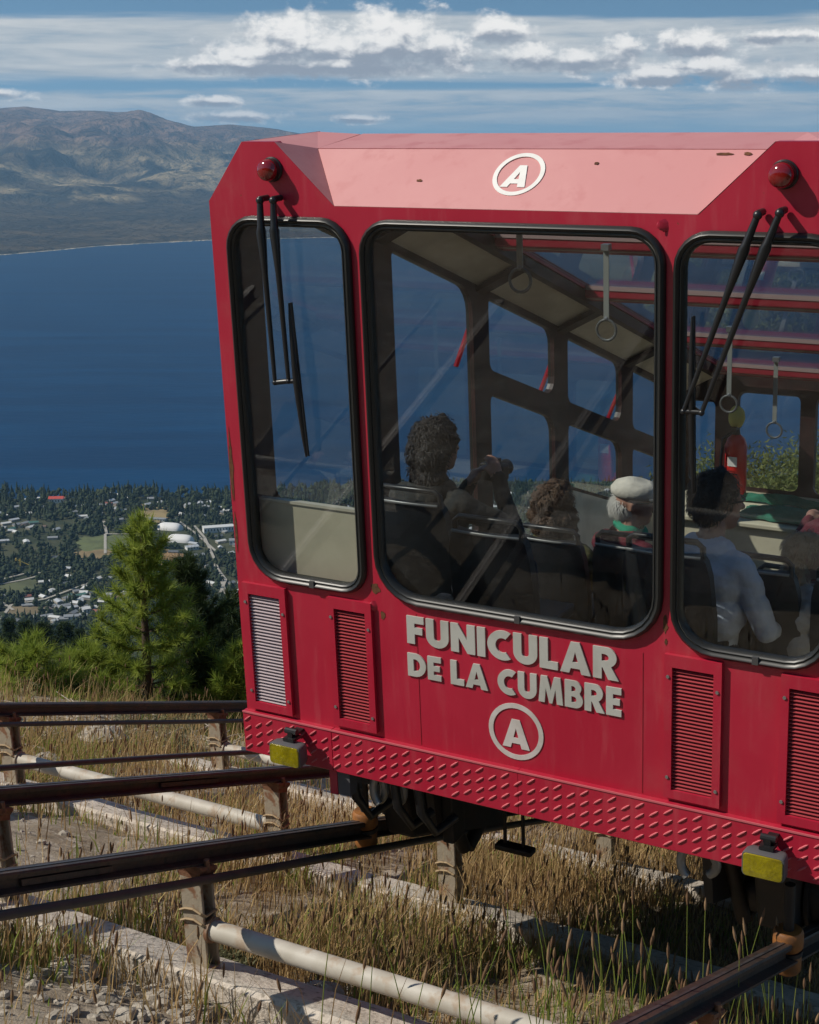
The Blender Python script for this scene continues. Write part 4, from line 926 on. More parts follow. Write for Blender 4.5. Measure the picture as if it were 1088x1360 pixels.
def hair_blobs(m, lumps, n=0, jit=.06, seed=1):
    def f(root, W3, sc):
        mb = MB(); rnd = random.Random(seed)
        for (a, b, c, r) in lumps: mb.blob(W3(a, b, c), (r * sc, r * sc, r * sc), 14, 10, jit=jit, seed=rnd.randint(0, 999))
        for _ in range(n):
            a, b, c, r = rnd.choice(lumps); d = np.array([rnd.gauss(0, 1), rnd.gauss(0, 1) - .4, rnd.gauss(0, 1)]); d /= np.linalg.norm(d)
            q = np.array([a, b, c]) + d * r * .95; mb.blob(W3(*q), (.022 * sc,) * 3, 7, 5, jit=.2, seed=rnd.randint(0, 999))
        me_ = mb.build('hair', m, root, smooth=180)
        md = me_.modifiers.new('r', 'REMESH'); md.mode = 'VOXEL'; md.voxel_size = .010; md.use_smooth_shade = True
        rn = np.random.default_rng(seed); k = 2600; lp = np.array(lumps); wq = lp[:, 3] ** 2; ii = rn.choice(len(lp), k, p=wq / wq.sum()); d = rn.normal(0, 1, (k, 3)); d[:, 1] -= .35; d /= np.linalg.norm(d, axis=1)[:, None]
        p0 = lp[ii, :3] + d * lp[ii, 3:4] * 1.0; keep = np.ones(k, bool)
        for q in lp: keep &= np.linalg.norm(p0 - q[:3], axis=1) > q[3] * .93
        p0 = p0[keep]; d = d[keep]; k = len(p0); cu = .30 + (n > 100) * .25
        fl = np.array([0, -.15, -1.0]) + rn.normal(0, cu, (k, 3)); fl -= d * (fl * d).sum(1)[:, None]; fl /= np.linalg.norm(fl, axis=1)[:, None]; ln2 = rn.uniform(.03, .075, (k, 1)); sd2 = np.cross(d, fl) * .0022
        m1 = p0 + fl * ln2 * .5 + d * .010; e1 = p0 + fl * ln2 + d * rn.uniform(-.008, .008, (k, 1)) + rn.normal(0, .006 * cu, (k, 3))
        vs = np.stack([p0 - sd2, p0 + sd2, m1 - sd2, m1 + sd2, e1], 1).reshape(-1, 3); o0 = W3(0, 0, 0); ba = np.array([W3(1, 0, 0) - o0, W3(0, 1, 0) - o0, W3(0, 0, 1) - o0]); vs = vs @ ba + o0 - np.array(root.location); b = (np.arange(k) * 5)[:, None]
        tag(raw_mesh('hair_strands', vs, np.concatenate([b + [0, 1, 3], b + [0, 3, 2], b + [2, 3, 4]]), [m], parent=me_), kind='stuff')
        return me_
    return f
curly = [(0, -.03, .05, .105), (-.03, -.06, -.02, .085), (.03, -.06, -.02, .085), (-.05, -.06, -.11, .065), (.04, -.065, -.11, .065), (0, -.07, -.16, .06), (-.06, .0, .04, .06), (.06, .0, .04, .06), (0, .02, .09, .07)]
bob = [(0, -.03, .04, .110), (-.06, -.03, -.03, .075), (.06, -.03, -.03, .075), (-.065, -.02, -.10, .06), (.065, -.02, -.10, .06), (0, -.07, -.07, .085), (0, .02, .085, .07)]
short = [(0, -.022, .045, .100), (0, .01, .075, .08), (-.035, -.05, -.01, .06), (.035, -.05, -.01, .06)]
longh = [(0, -.025, .045, .103), (-.05, -.04, -.04, .065), (.05, -.04, -.04, .065), (-.06, -.035, -.12, .055), (.06, -.035, -.12, .055), (-.06, -.02, -.20, .048), (.055, -.03, -.20, .048), (0, -.075, -.12, .07), (0, -.07, -.22, .06), (0, .025, .085, .068)]

def local_of(u, t, v): return (u, t * CA, v - SA * t)
JACK = cloth('charcoal_jacket', (.030, .030, .028)); OLIVE = cloth('olive_knit', (.11, .10, .035)); MAROON = cloth('maroon_jumper', (.13, .012, .022)); SHIRT = cloth('pale_blue_shirt', (.56, .62, .74), .85)
LILAC = cloth('white_top', (.50, .49, .48)); PLUM = cloth('burgundy_sleeves', (.14, .02, .03))
hz = .765 + .46
x, y, z = local_of(-.93, 1.08, -.175)
w1, wl, wW, wT = person('person with dark curly hair holding up a camera in the left rear seat', (x, y - .05, z - hz), 6, JACK, 1.0, 4, 16, ((.065, .22, .555), (.215, .24, .60)), hair_blobs(HAIRK, curly, 130, seed=3))
hoodm = MB(); hoodm.loft([[wl(*(np.array(wT(a * k, b * k - .035, c)))) for a, b in [(.105 * math.cos(q), .085 * math.sin(q)) for q in np.linspace(0, 2 * math.pi, 17)[:-1]]] for k, c in ((1.15, .53), (1.2, .575), (1.0, .62), (.85, .60))]); hoodm.build('hood', JACK, w1, smooth=70)
cp_ = wl(*wT(.145, .31, .605))
cm = thing('camera', cp_, 'black photo camera held up in both hands by the curly haired person', 'camera')
cb = MB(); cb.loft([[wl(*(np.array(wT(.145 + a, .31 + b, .605 + c)))) for a, c in rr(-.07, .07, -.045, .04, .015, 4)] for b in (-.028, .028)]); cb.hexa([wl(*wT(.145 + a, .31 + b, c)) for c in (.645, .67) for a, b in ((-.03, -.02), (.03, -.02), (.03, .02), (-.03, .02))]); cb.build('camera_body', BLACKM, cm, bevel=.004)
lb = MB(); lb.tube([wl(*wT(.145, .338, .60)), wl(*wT(.145, .425, .60))], [.037, .040], 18); lb.build('lens', BLACKM, cm, smooth=40)

x, y, z = local_of(-.84, 2.28, -.345)
person('person with a brown bob and olive jumper seen from behind', (x, y, z - hz * 1.02), -4, OLIVE, 1.02, 2, 8, None, hair_blobs(HAIRB, bob, 160, seed=5))
x, y, z = local_of(-.53, 2.55, -.25)
p3, l3, W3, T3 = person('person in a pale flat cap and green neckerchief, face turned sideways', (x, y, z - hz * 1.03), 28, MAROON, 1.03, 3, 46, None, hair_blobs(HAIRW, [(0, -.05, -.015, .066)], 0, seed=6))
cpm = MB(); rings = []
for kz, k, dy in ((.045, .93, 0), (.055, 1.03, 0), (.085, 1.06, .004), (.115, .92, .012), (.132, .55, .02), (.138, .1, .02)):
    rings.append([W3(.100 * k * math.cos(q), .005 + dy + .122 * k * math.sin(q), kz + (.012 * math.sin(q) * -1)) for q in np.linspace(0, 2 * math.pi, 25)[:-1]])
cpm.loft(rings); capo = cpm.build('flat_cap', cloth('cream_wool', (.62, .58, .50)), p3, smooth=60)
pk = MB(); pk.loft([[W3(a, .09 + b * 1.0, .052 - b * .18) for a, b in [(.085 * math.cos(q), .085 * math.sin(q)) for q in np.linspace(0, math.pi, 12)]], [W3(a, .09 + b, .043 - b * .18) for a, b in [(.085 * math.cos(q), .085 * math.sin(q)) for q in np.linspace(0, math.pi, 12)]]]); pk.build('cap_peak', cloth('cream_wool', (.62, .58, .50)), p3, smooth=40)
sf = MB(); rings = []
for c, k in ((-.165, 1.05), (-.145, 1.22), (-.125, 1.20), (-.10, 1.02)):
    rings.append([W3(.075 * k * math.cos(q), -.01 + .078 * k * math.sin(q) - (.165 + c) * .1, c + .028 * math.sin(q) * -1 + .006 * math.sin(5 * q)) for q in np.linspace(0, 2 * math.pi, 29)[:-1]])
sf.loft(rings, cap=False); sf.build('neckerchief', cloth('bright_green', (.02, .34, .20)), p3, smooth=60)
gm = MB(); gm.tube([W3(.084, .0, .022), W3(.078, .085, .028), W3(.05, .108, .026), W3(0, .116, .026), W3(-.05, .108, .026), W3(-.078, .085, .028), W3(-.084, .0, .022)], .004, 6); gm.build('glasses', BLACKM, p3)

x, y, z = local_of(.47, 1.12, -.295)
p4, l4, W4, T4 = person('person in a pale blue shirt with short dark hair, seen from behind', (x - .06, y, z - .015 - hz * 1.03), 14, SHIRT, 1.03, 6, 34, ((-.22, .30, .20), (.2, .32, .18)), hair_blobs(HAIRK, short, 60, jit=.03, seed=9))
gm = MB(); gm.tube([W4(.086, -.02, .022), W4(.080, .085, .028), W4(.05, .108, .026), W4(0, .116, .026), W4(-.05, .108, .026), W4(-.080, .085, .028), W4(-.086, -.02, .022)], .005, 6); gm.build('glasses', BLACKM, p4)
x, y, z = local_of(.76, 1.38, -.475)
person('child with long fair hair in a white top looking to the side', (x, y, z - hz * .80), 35, LILAC, .80, 3, 45, None, hair_blobs(HAIRG, longh, 40, jit=.03, seed=11))
x, y, z = local_of(.52, 2.75, -.02)
person('person with dark hair in burgundy sleeves reaching across by the console', (x + .12, y, z - hz), 10, PLUM, 1.0, 6, 10, ((-.40, .36, .44), (.1, .40, .34)), hair_blobs(HAIRK, short, 60, seed=13))

# loose things in the car
fx = thing('fire_extinguisher', S(-.86, 5.62, .14), 'red fire extinguisher with yellow cap standing on the cream console', 'extinguisher')
c = S(-.86, 5.62, .14)
def up(z, x=0, y=0): return c + V * z + W * x + Yc * y
m = MB(); m.tube([up(.0), up(.01), up(.36), up(.41), up(.44)], [.070, .078, .078, .06, .028], 20); m.build('cylinder', mat('extinguisher_red', (.62, .02, .015), .3), fx, smooth=40)
m = MB(); m.tube([up(.44), up(.48)], [.03, .024], 12); m.box((-.02, -.07, .48), (.02, .05, .50), lambda a, b, d: up(d, a, b)); m.build('valve', BLACKM, fx)
m = MB(); m.blob(up(.565), (.06, .06, .08), 12, 9, jit=.05); m.build('cover', mat('yellow_cloth', (.55, .46, .10), .8), fx, smooth=60)
m = MB(); m.tube([up(.47, .0, -.03), up(.42, -.07, -.08), up(.25, -.085, -.075), up(.08, -.088, -.07)], .012, 8); m.build('hose', BLACKM, fx, smooth=60)
m = MB(); plate([[(-.035, .22), (.035, .22), (.035, .29), (-.035, .29)]], (-.0800, -.0785), lambda a, b, d: up(b, a, d), m); m.build('paper_label', WHITEL, fx)
def drape(name, lab, cat, pts, m, seed):
    rnd = np.random.default_rng(seed); n = 26
    A, B, C, Dd = [np.array(p) for p in pts]; vs = []; 
    for i in range(n):
        for j in range(n):
            s_, t_ = i / (n - 1), j / (n - 1); p = A * (1 - s_) * (1 - t_) + B * s_ * (1 - t_) + C * s_ * t_ + Dd * (1 - s_) * t_
            vs.append(p + V * (.05 * float(fbm(s_ * 6 + seed, t_ * 6, 3, seed)) + .05 * math.sin(s_ * math.pi) * math.sin(t_ * math.pi)))
    mb = MB(); lower = [p - V * .02 for p in vs]; k = n * n
    fs = [(i * n + j, i * n + j + 1, (i + 1) * n + j + 1, (i + 1) * n + j) for i in range(n - 1) for j in range(n - 1)]
    ring = [i * n for i in range(n)] + [(n - 1) * n + j for j in range(1, n)] + [i * n + n - 1 for i in range(n - 2, -1, -1)] + [j for j in range(n - 2, 0, -1)]
    mb.add(vs + lower, fs + [tuple(k + q for q in reversed(f)) for f in fs] + [(ring[i], ring[(i + 1) % len(ring)], k + ring[(i + 1) % len(ring)], k + ring[i]) for i in range(len(ring))])
    return tag(mb.build(name, m, None, smooth=60), lab, cat)
zs = -1.98
drape('jacket', 'green jacket lying crumpled on the cream console shelf', 'jacket', [L(-.72, 4.82, zs), L(-.05, 4.74, zs), L(.02, 4.98, zs), L(-.66, 5.05, zs)], cloth('dark_green', (.02, .16, .10)), 3)
drape('scarf', 'narrow green scarf along the back of the cream shelf', 'scarf', [L(-.9, 5.18, zs), L(-.2, 5.18, zs), L(-.2, 5.24, zs), L(-.9, 5.24, zs)], cloth('dark_green', (.02, .16, .10)), 5)
x, y, z = local_of(-.56, .98, -.93)
bgm = MB(); rings = []
for dz, k in ((-.02, .75), (0, .92), (.10, 1.05), (.22, 1.0), (.28, .8), (.31, .35)): rings.append([L(x + .21 * k * (abs(math.cos(q)) ** .6) * (1 if math.cos(q) > 0 else -1), y + .12 * k * math.sin(q), z + dz + .012 * math.sin(3 * q)) for q in np.linspace(0, 2 * math.pi, 25)[:-1]])
bgm.loft(rings); tag(bgm.build('backpack', cloth('navy', (.018, .021, .034)), None, smooth=60), 'dark navy backpack standing behind the left seats', 'backpack')
x, y, z = local_of(-1.05, .62, -.80)
drape('blanket', 'dark red blanket hanging over the backrest of the left corner seat', 'blanket', [L(x - .2, y - .03, z - .02), L(x + .17, y - .03, z - .04), L(x + .15, y - .06, z - .42), L(x - .2, y - .06, z - .40)], cloth('dark_red', (.10, .008, .012)), 7)

# ================================================================== VEGETATION NEAR THE TRACK
STRAW = leaf_mat('straw_grass', (.58, .42, .20), (.34, .21, .095)); GREENG = leaf_mat('green_grass', (.19, .27, .045), (.32, .34, .08)); HEADM = leaf_mat('seed_heads', (.17, .095, .055), (.34, .22, .12), .2)
NEEDLE = leaf_mat('pine_needles', (.17, .25, .035), (.36, .41, .075), .45); NEEDLED = leaf_mat('dark_needles', (.026, .048, .016), (.05, .075, .022), .25); LEAFM = leaf_mat('bush_leaves', (.10, .13, .03), (.20, .21, .06), .35)

def to_ut(x, y, z):
    q = np.stack([x - O[0], y - O[1], z - O[2]], -1); M = np.linalg.inv(np.stack([W, D, V], 1)); r = q @ M.T
    return r[..., 0], r[..., 1], r[..., 2]
def project(x, y, z):
    zz = y * CF[1] + z * CF[2]; uu = y * CU[1] + z * CU[2]
    return 544 + 2082.7 * x / zz, 680 - 2082.7 * uu / zz
def scatter(n, seed, ymax=19):
    r = np.random.default_rng(seed)
    y = 2.6 + (ymax - 2.6) * r.random(n) ** 1.7; x = (r.random(n) - .5) * 2 * (.36 * y + .9)
    z = ground_z(x, y); px, py = project(x, y, z)
    k = (px > -140) & (px < 1230) & (py > 860) & (py < 1560)
    x, y, z = x[k], y[k], z[k]; u, t, v = to_ut(x, y, z)
    return x, y, z, u, t, r
def footing_clear(u, t):
    c = np.ones(len(u), bool)
    for f in FR: c &= ~((np.abs(t - f) < .24) & (((u > -2.0) & (u < 2.0)) | ((u < -2.0) & (u > -4.9))))
    return c
def lush(x, y, u, t):
    a = fbm(x * 1.1, y * 1.1, 4, 41); d = np.clip((a - .36) * 3.6, 0, 1); d = np.maximum(d, .75 * np.clip((t - 1.0) * 2, 0, 1) * (np.abs(u) < 1.6))
    zone = np.where(u > -1.25, 1.25, np.where(u > -2.5, 1.15, np.where(u > -4.6, .50, .60)))
    bare = np.clip((-.55 - t + .5 * np.clip(u + .9, -1, 3)) * 1.3, 0, 1) * (u < .9)
    return (d * zone * (1 - .97 * bare) + .02) * (1 - .72 * np.clip((u + .7) * 2, 0, 1) * np.clip((t + .45) * 2.5, 0, 1) * np.clip((1.15 - t) * 2.5, 0, 1))
def blades(name, n, seed, m, hmin, hmax, w, lean, thin, label, heads=None):
    x, y, z, u, t, r = scatter(n, seed); keep = footing_clear(u, t) & (r.random(len(x)) < lush(x, y, u, t) * thin(x, y, u, t)); x, y, z, u, t = x[keep], y[keep], z[keep], u[keep], t[keep]; k = len(x)
    clump = fbm(x * 3, y * 3, 2, 77)
    h = (hmin + (hmax - hmin) * r.random(k) ** 1.5) * (.55 + .9 * clump) * (1 - .62 * np.clip((u + .75) * 2, 0, 1) * np.clip((t + 1.15) * 2.2, 0, 1)); a = r.random(k) * 6.283; ln_ = lean * (r.random(k) ** 1.3); la = r.normal(.4, 1.5, k)
    dx, dy = np.cos(la) * ln_, np.sin(la) * ln_; wx, wy = np.cos(a) * w, np.sin(a) * w
    P0 = np.stack([x, y, z - .02], -1); P1 = P0 + np.stack([dx * h * .35, dy * h * .35, h * .55], -1); P2 = P0 + np.stack([dx * h, dy * h, h * np.sqrt(np.clip(1 - ln_ * ln_ * .5, .3, 1))], -1); WV = np.stack([wx, wy, 0 * wx], -1)
    vs = np.stack([P0 - WV, P0 + WV, P1 - WV * .8, P1 + WV * .8, P2], 1).reshape(-1, 3); b = (np.arange(k) * 5)[:, None]
    tr = np.concatenate([b + [0, 1, 3], b + [0, 3, 2], b + [2, 3, 4]]); tint = np.repeat(np.clip(r.normal(.45, .3, k), 0, 1), 5)
    o = tag(raw_mesh(name, vs, tr, [m], tint=tint), label, None, None, 'stuff')
    if heads:
        hk = r.random(k) < heads; q = P2[hk]; n_ = len(q); hl = .022 + .03 * r.random(n_); hr = .0045 + .003 * r.random(n_); dv = np.stack([dx[hk] * .5, dy[hk] * .5, 1 + 0 * dx[hk]], -1) * hl[:, None]
        up_ = []; 
        for f, rad in ((0, .25), (.3, 1), (.75, .9), (1.0, .2)):
            for j in range(4): up_.append(q + dv * (f - .35) * 1.5 + np.stack([np.cos(j * 1.571 + a[hk]) * hr * rad, np.sin(j * 1.571 + a[hk]) * hr * rad, 0 * hr], -1))
        vs = np.stack(up_, 1).reshape(-1, 3); b = (np.arange(n_) * 16)[:, None]; fs = []
        for i in range(3):
            for j in range(4): c0, c1, c2, c3 = i * 4 + j, i * 4 + (j + 1) % 4, i * 4 + 4 + (j + 1) % 4, i * 4 + 4 + j; fs += [b + [c0, c1, c2], b + [c0, c2, c3]]
        tag(raw_mesh('seed_heads', vs, np.concatenate(fs), [HEADM], tint=np.repeat(np.clip(r.normal(.4, .3, n_), 0, 1), 16)), 'brown seed heads on the dry grass stems', None, None, 'stuff')
blades('dry_grass', 250000, 1, STRAW, .08, .44, .0030, .75, lambda x, y, u, t: 1.0 + 0 * x, 'dense dry straw coloured grass between the rails', heads=.13)
blades('green_grass', 170000, 2, GREENG, .07, .26, .0045, .75, lambda x, y, u, t: np.clip((fbm(x * 1.6, y * 1.6, 3, 55) - .42) * 6, 0, 1), 'tufts of green grass among the dry stems')
# tall stems close to the camera by the right rail
def tall_stems():
    r = np.random.default_rng(9); vs = []; tr = []; mi = []; tint = []
    def add(tube_pts, rad, m, tv):
        mb = MB().tube(tube_pts, rad, 5, cap=False); b = len(vs)
        vs.extend(mb.v)
        for f in mb.f: tr.append([b + f[0], b + f[1], b + f[2]]); tr.append([b + f[0], b + f[2], b + f[3]]); mi.extend([m, m])
        tint.extend([tv] * len(mb.v))
    for i in range(120):
        px = r.choice([r.normal(860, 45), r.normal(770, 40), r.normal(990, 60), r.uniform(380, 1090)]); py = r.uniform(1395, 1560)
        x, y = ground_hit(px, py, 3.4, 6.5, 60); z = gz(x, y); h = r.uniform(.38, .75); la = r.uniform(0, 6.28); ln_ = r.uniform(0, .22)
        ts = np.linspace(0, 1, 5); pts = [np.array([x + math.cos(la) * ln_ * h * q * q, y + math.sin(la) * ln_ * h * q * q, z + h * q]) for q in ts]
        add(pts, [.0026, .0024, .002, .0018, .0016], 0, r.random()); e = pts[-1]; dd = pts[-1] - pts[-2]; dd /= np.linalg.norm(dd); hl = r.uniform(.035, .075)
        add([e - dd * .01, e + dd * hl * .2, e + dd * hl * .6, e + dd * hl], [.002, .0062, .0058, .0012], 1, r.random())
    tag(raw_mesh('tall_grass', vs, tr, [GREENG, HEADM], mi, tint), 'tall green stems with brown plantain heads beside the right rail', None, None, 'stuff')
tall_stems()

# stones, rubble and dead twigs
rub = MB(); r_ = np.random.default_rng(4)
for i in range(900):
    if i < 560: px, py = r_.normal(240, 105), r_.normal(1322, 34)
    else: px, py = r_.uniform(0, 700), r_.uniform(965, 1340)
    x, y = ground_hit(px, py); q = (.008 + .03 * r_.random() ** 3) * (1.1 if i < 560 else .8)
    rub.blob((x, y, gz(x, y) + q * .2), (q * r_.uniform(.8, 1.5), q * r_.uniform(.8, 1.4), q * .7), 6, 4, jit=.25, seed=i)
tag(rub.build('rubble', ROCKM, None, smooth=25), 'crumbly grey clods and pebbles round the near post', None, None, 'stuff')
for i, (px, py, q, lab) in enumerate(((137, 992, .17, 'pale angular rock on the soil between the outer rails'), (120, 990, .09, 'small pale rock touching the left of the angular rock'), (425, 1335, .09, 'whitish stone in the grass by the lower footing beam'), (352, 1340, .08, 'pale stone in the rubble below the near post'),
                                     (95, 1300, .10, 'rounded pale stone at the edge of the rubble on the left'), (60, 1262, .09, 'grey stone below the footing beam at the left edge'), (500, 1190, .07, 'small stone among dry stems below the red car'), (60, 1018, .10, 'pale stone at the end of the white tie pipe'), (935, 1310, .07, 'whitish stone beside the right rail in the grass'))):
    x, y = ground_hit(px, py); bm_ = MB().blob((x, y, gz(x, y) + q * .25), (q * 1.2, q, q * .7), 12, 8, jit=.16, seed=50 + i)
    tag(bm_.build('rock', ROCKM, None, smooth=25), lab, 'rock')
tw = MB(); 
for i in range(150):
    px, py = r_.uniform(0, 330), r_.uniform(950, 1000); x, y = ground_hit(px, py); a = r_.uniform(0, 6.28); l = r_.uniform(.12, .5); z = gz(x, y) + .02
    tw.tube([(x, y, z), (x + math.cos(a) * l * .5 + .02, y + math.sin(a) * l * .5, z + r_.uniform(0, .06)), (x + math.cos(a + .3) * l, y + math.sin(a + .3) * l, z + r_.uniform(0, .08))], [.008, .007, .004], 5)
tag(tw.build('dead_twigs', mat('bleached_wood', (.40, .35, .29), .9, c2=(.22, .18, .14)), None, smooth=60), 'bleached dead twigs scattered beyond the outer rail', None, None, 'stuff')

def needles_cloud(pts, dirs, n, ln_, w, rnd, droop=.0):
    k = len(pts); pts = np.repeat(np.array(pts), n, 0); dirs = np.repeat(np.array(dirs), n, 0)
    d = dirs * .70 + rnd.normal(0, .55, pts.shape); d[:, 2] += .10; d /= np.linalg.norm(d, axis=1)[:, None]
    l = ln_ * (.6 + .6 * rnd.random(len(pts)))[:, None]; s_ = np.cross(d, rnd.normal(0, 1, d.shape)); s_ /= np.linalg.norm(s_, axis=1)[:, None]
    b0 = pts + dirs * rnd.uniform(-.5, .5, len(pts))[:, None] * ln_ * .8; vs = np.stack([b0 - s_ * w, b0 + s_ * w, b0 + d * l], 1).reshape(-1, 3)
    return vs, np.arange(len(vs)).reshape(-1, 3), np.repeat(np.clip(np.repeat(rnd.random(k), n) * .6 + rnd.random(len(pts)) * .4, 0, 1), 3)
def pine(px, ytop, dist, spread, m, label, nd=36, nl=.17, seed=0, whorl=.20, w=.0042, per=6, grp='pines and bushes on the slope beyond the track'):
    rnd = np.random.default_rng(seed); d = sight(px, ytop); p = d * (dist / math.hypot(d[0], d[1])); x, y = p[0], p[1]; zb = gz(x, y); h = p[2] - zb
    t = thing('pine_tree', (x, y, zb), label, 'pine', grp); off = np.array([x, y, zb])
    tb = MB(); tb.tube([off + [0, 0, -.15], off + [.01, 0, h * .4], off + [-.01, .01, h * .75], off + [0, 0, h * .97]], [h * .028, h * .020, h * .011, .004], 9)
    pts, dirs = [], []; z = h * .06; step = whorl
    while z < h * .99:
        f = z / h; L_ = spread * (1 - f) ** 1.05 * (.70 + .5 * rnd.random()) + .12 * spread; a0 = rnd.random() * 6.28
        for b in range(6 if f < .85 else 4):
            a = a0 + b * 2 * math.pi / 6 + rnd.normal(0, .35); l = L_ * rnd.uniform(.55, 1.2); rise = .15 + .65 * f
            q = [np.array([math.cos(a) * l * s_, math.sin(a) * l * s_, z + l * (rise * s_ * s_ + .05 * s_ - .10 * (1 - f) * s_)]) for s_ in (0, .35, .7, 1)]
            tb.tube([off + k for k in q], [max(.004, h * .008 * (1 - f)), h * .005 * (1 - f) + .004, .005, .003], 5)
            nt = max(2, int(per * l / spread + 2))
            for s_ in np.linspace(.3, 1, nt):
                i = min(2, int(s_ * 3)); k = s_ * 3 - i if i < 3 else 1; c = q[i] * (1 - k) + q[i + 1] * k; dd = q[i + 1] - q[i]; dd = dd / np.linalg.norm(dd)
                pts.append(c); dirs.append(dd)
                if s_ > .4 and rnd.random() < .7:
                    for _ in range(1):
                        sd_ = np.array([rnd.normal(), rnd.normal(), .35 * rnd.normal() + .15]); sd_ /= np.linalg.norm(sd_); o2 = c + (sd_ * .65 + dd * .35) * .22 * l * rnd.uniform(.4, 1); pts.append(o2); dirs.append((sd_ + dd) / np.linalg.norm(sd_ + dd))
        z += step * rnd.uniform(.7, 1.2) * (1.15 - .5 * f)
    pts.append(np.array([0, 0, h * .97])); dirs.append(np.array([0, 0, 1.0]))
    tb.build('trunk', BARK, t, smooth=60)
    vs, tr, ti = needles_cloud(pts, dirs, nd, nl, w, rnd)
    raw_mesh('crown', vs, tr, [m], tint=ti, parent=t)
    return t
pine(187, 698, 16.6, .80, NEEDLE, 'bright green young pine with long needles just beyond the outer rail', 46, .15, 1, .19, .0048, 6)
pine(247, 742, 21.5, .95, NEEDLED, 'dark dense pine close behind the bright young pine', 60, .17, 2, .16)
pine(303, 800, 33, 1.3, NEEDLED, 'dark slender pine seen between the young pine and the red car', 50, .24, 3, .30, .008)
pine(318, 862, 16.4, .55, NEEDLE, 'small bright pine sapling right beside the corner of the red car', 40, .15, 4, .13)
pine(30, 868, 15.8, .62, NEEDLE, 'low bushy pine at the left edge behind the outer rail', 44, .15, 5, .12)
pine(75, 893, 16.5, .50, NEEDLED, 'low dark pine scrub between the bushy pine and the young pine', 40, .14, 6, .12)
pine(118, 868, 16.8, .60, NEEDLE, 'rounded pine sapling left of the bright young pine', 42, .15, 7, .12)
pine(275, 876, 16.6, .52, NEEDLED, 'dark pine sapling under the right side of the young pine', 42, .15, 8, .12)
for i, (px, yt, dd) in enumerate(((57, 831, 405), (86, 829, 415), (33, 830, 395), (131, 834, 400), (12, 828, 420), (106, 842, 385), (160, 838, 400))):
    pine(px, yt, dd, 4.2, NEEDLED, ('dark pine on the brown spur, one of a loose row far below', 'small dark pine standing on the brown spur far below')[i % 2], 26, 1.5, 20 + i, 1.5, .12, 3, 'pines on the brown spur')

def bush(px, ytop, dist, wid, label, m, seed, n=3200, leaf=.055):
    rnd = np.random.default_rng(seed); d = sight(px, ytop); p = d * (dist / math.hypot(d[0], d[1])); zb = gz(p[0], p[1]); h = p[2] - zb
    t = thing('leafy_bush', (p[0], p[1], zb), label, 'bush', 'leafy bushes below the far end of the car'); off = np.array([p[0], p[1], zb])
    tb = MB(); cl = []
    for k in range(14):
        a = rnd.random() * 6.28; q = np.array([math.cos(a) * wid * rnd.uniform(.1, .8), math.sin(a) * wid * rnd.uniform(.1, .8), h * rnd.uniform(.25, .90)])
        tb.tube([off + [0, 0, -.1], off + q * [.3, .3, .5], off + q], [h * .02, h * .013, .01], 5); cl.append(q)
    tb.build('trunk', BARK, t, smooth=60); cl = np.array(cl); c = cl[rnd.integers(0, len(cl), n)] + rnd.normal(0, 1, (n, 3)) * [wid * .22, wid * .22, h * .13]
    c[:, 2] = np.minimum(c[:, 2], h * 1.0); nn = 9; c = np.repeat(c, nn, 0) + rnd.normal(0, .16, (n * nn, 3))
    d1 = rnd.normal(0, 1, c.shape); d1 /= np.linalg.norm(d1, axis=1)[:, None]; d2 = np.cross(d1, rnd.normal(0, 1, c.shape)); d2 /= np.linalg.norm(d2, axis=1)[:, None]
    vs = np.stack([c, c + d1 * leaf + d2 * leaf * .5, c + d1 * leaf * 2], 1).reshape(-1, 3)
    raw_mesh('crown', vs, np.arange(len(vs)).reshape(-1, 3), [m], tint=np.repeat(rnd.random(len(c)), 3), parent=t)
for i, (px, yt, dd, w_, lab) in enumerate(((1008, 634, 21, 1.2, 'rounded leafy bush seen through the far left end window'), (1048, 622, 23, 1.5, 'taller leafy bush seen through the middle of the end window'), (1088, 612, 24, 1.6, 'tallest leafy bush at the right edge behind the end window'),
                                           (965, 650, 22, 1.3, 'low leafy bush behind the red extinguisher'), (1150, 620, 22, 1.5, 'leafy bush just beyond the right edge of the car'), (925, 660, 24, 1.4, 'low leafy bush left of the extinguisher'))):
    bush(px, yt, dd, w_, lab, LEAFM, 60 + i)
for i, (px, py, h_) in enumerate(((185, 965, .16), (215, 985, .20), (255, 975, .18), (235, 1000, .12), (160, 975, .13), (330, 1285, .10), (300, 1300, .09))):
    x, y = ground_hit(px, py); z = gz(x, y); rnd = np.random.default_rng(90 + i); n = 900
    c = rnd.normal(0, 1, (n, 3)); c /= np.linalg.norm(c, axis=1)[:, None]; c = c * (rnd.random((n, 1)) ** .4) * [h_ * 1.7, h_ * 1.7, h_]; c[:, 2] = np.abs(c[:, 2])
    d1 = rnd.normal(0, 1, c.shape); d1[:, 2] = np.abs(d1[:, 2]); d1 /= np.linalg.norm(d1, axis=1)[:, None]; d2 = np.cross(d1, rnd.normal(0, 1, c.shape)); d2 /= np.linalg.norm(d2, axis=1)[:, None]
    c = c + [x, y, z]; vs = np.stack([c - d2 * .006, c + d2 * .006, c + d1 * .035], 1).reshape(-1, 3)
    tag(raw_mesh('low_shrub', vs, np.arange(len(vs)).reshape(-1, 3), [leaf_mat('grey_shrub', (.13, .14, .07), (.22, .21, .12), .25)], tint=np.repeat(rnd.random(n), 3)), ('grey-green cushion shrub just right of the pale angular rock', 'largest grey-green cushion shrub between the outer rails', 'rightmost grey-green cushion shrub between the outer rails', 'lowest cushion shrub, nearest the inner empty rail', 'small cushion shrub touching the pale angular rock')[i] if i < 5 else 'low grey-green cushion shrub under the near tie pipe', 'shrub', 'low cushion shrubs')

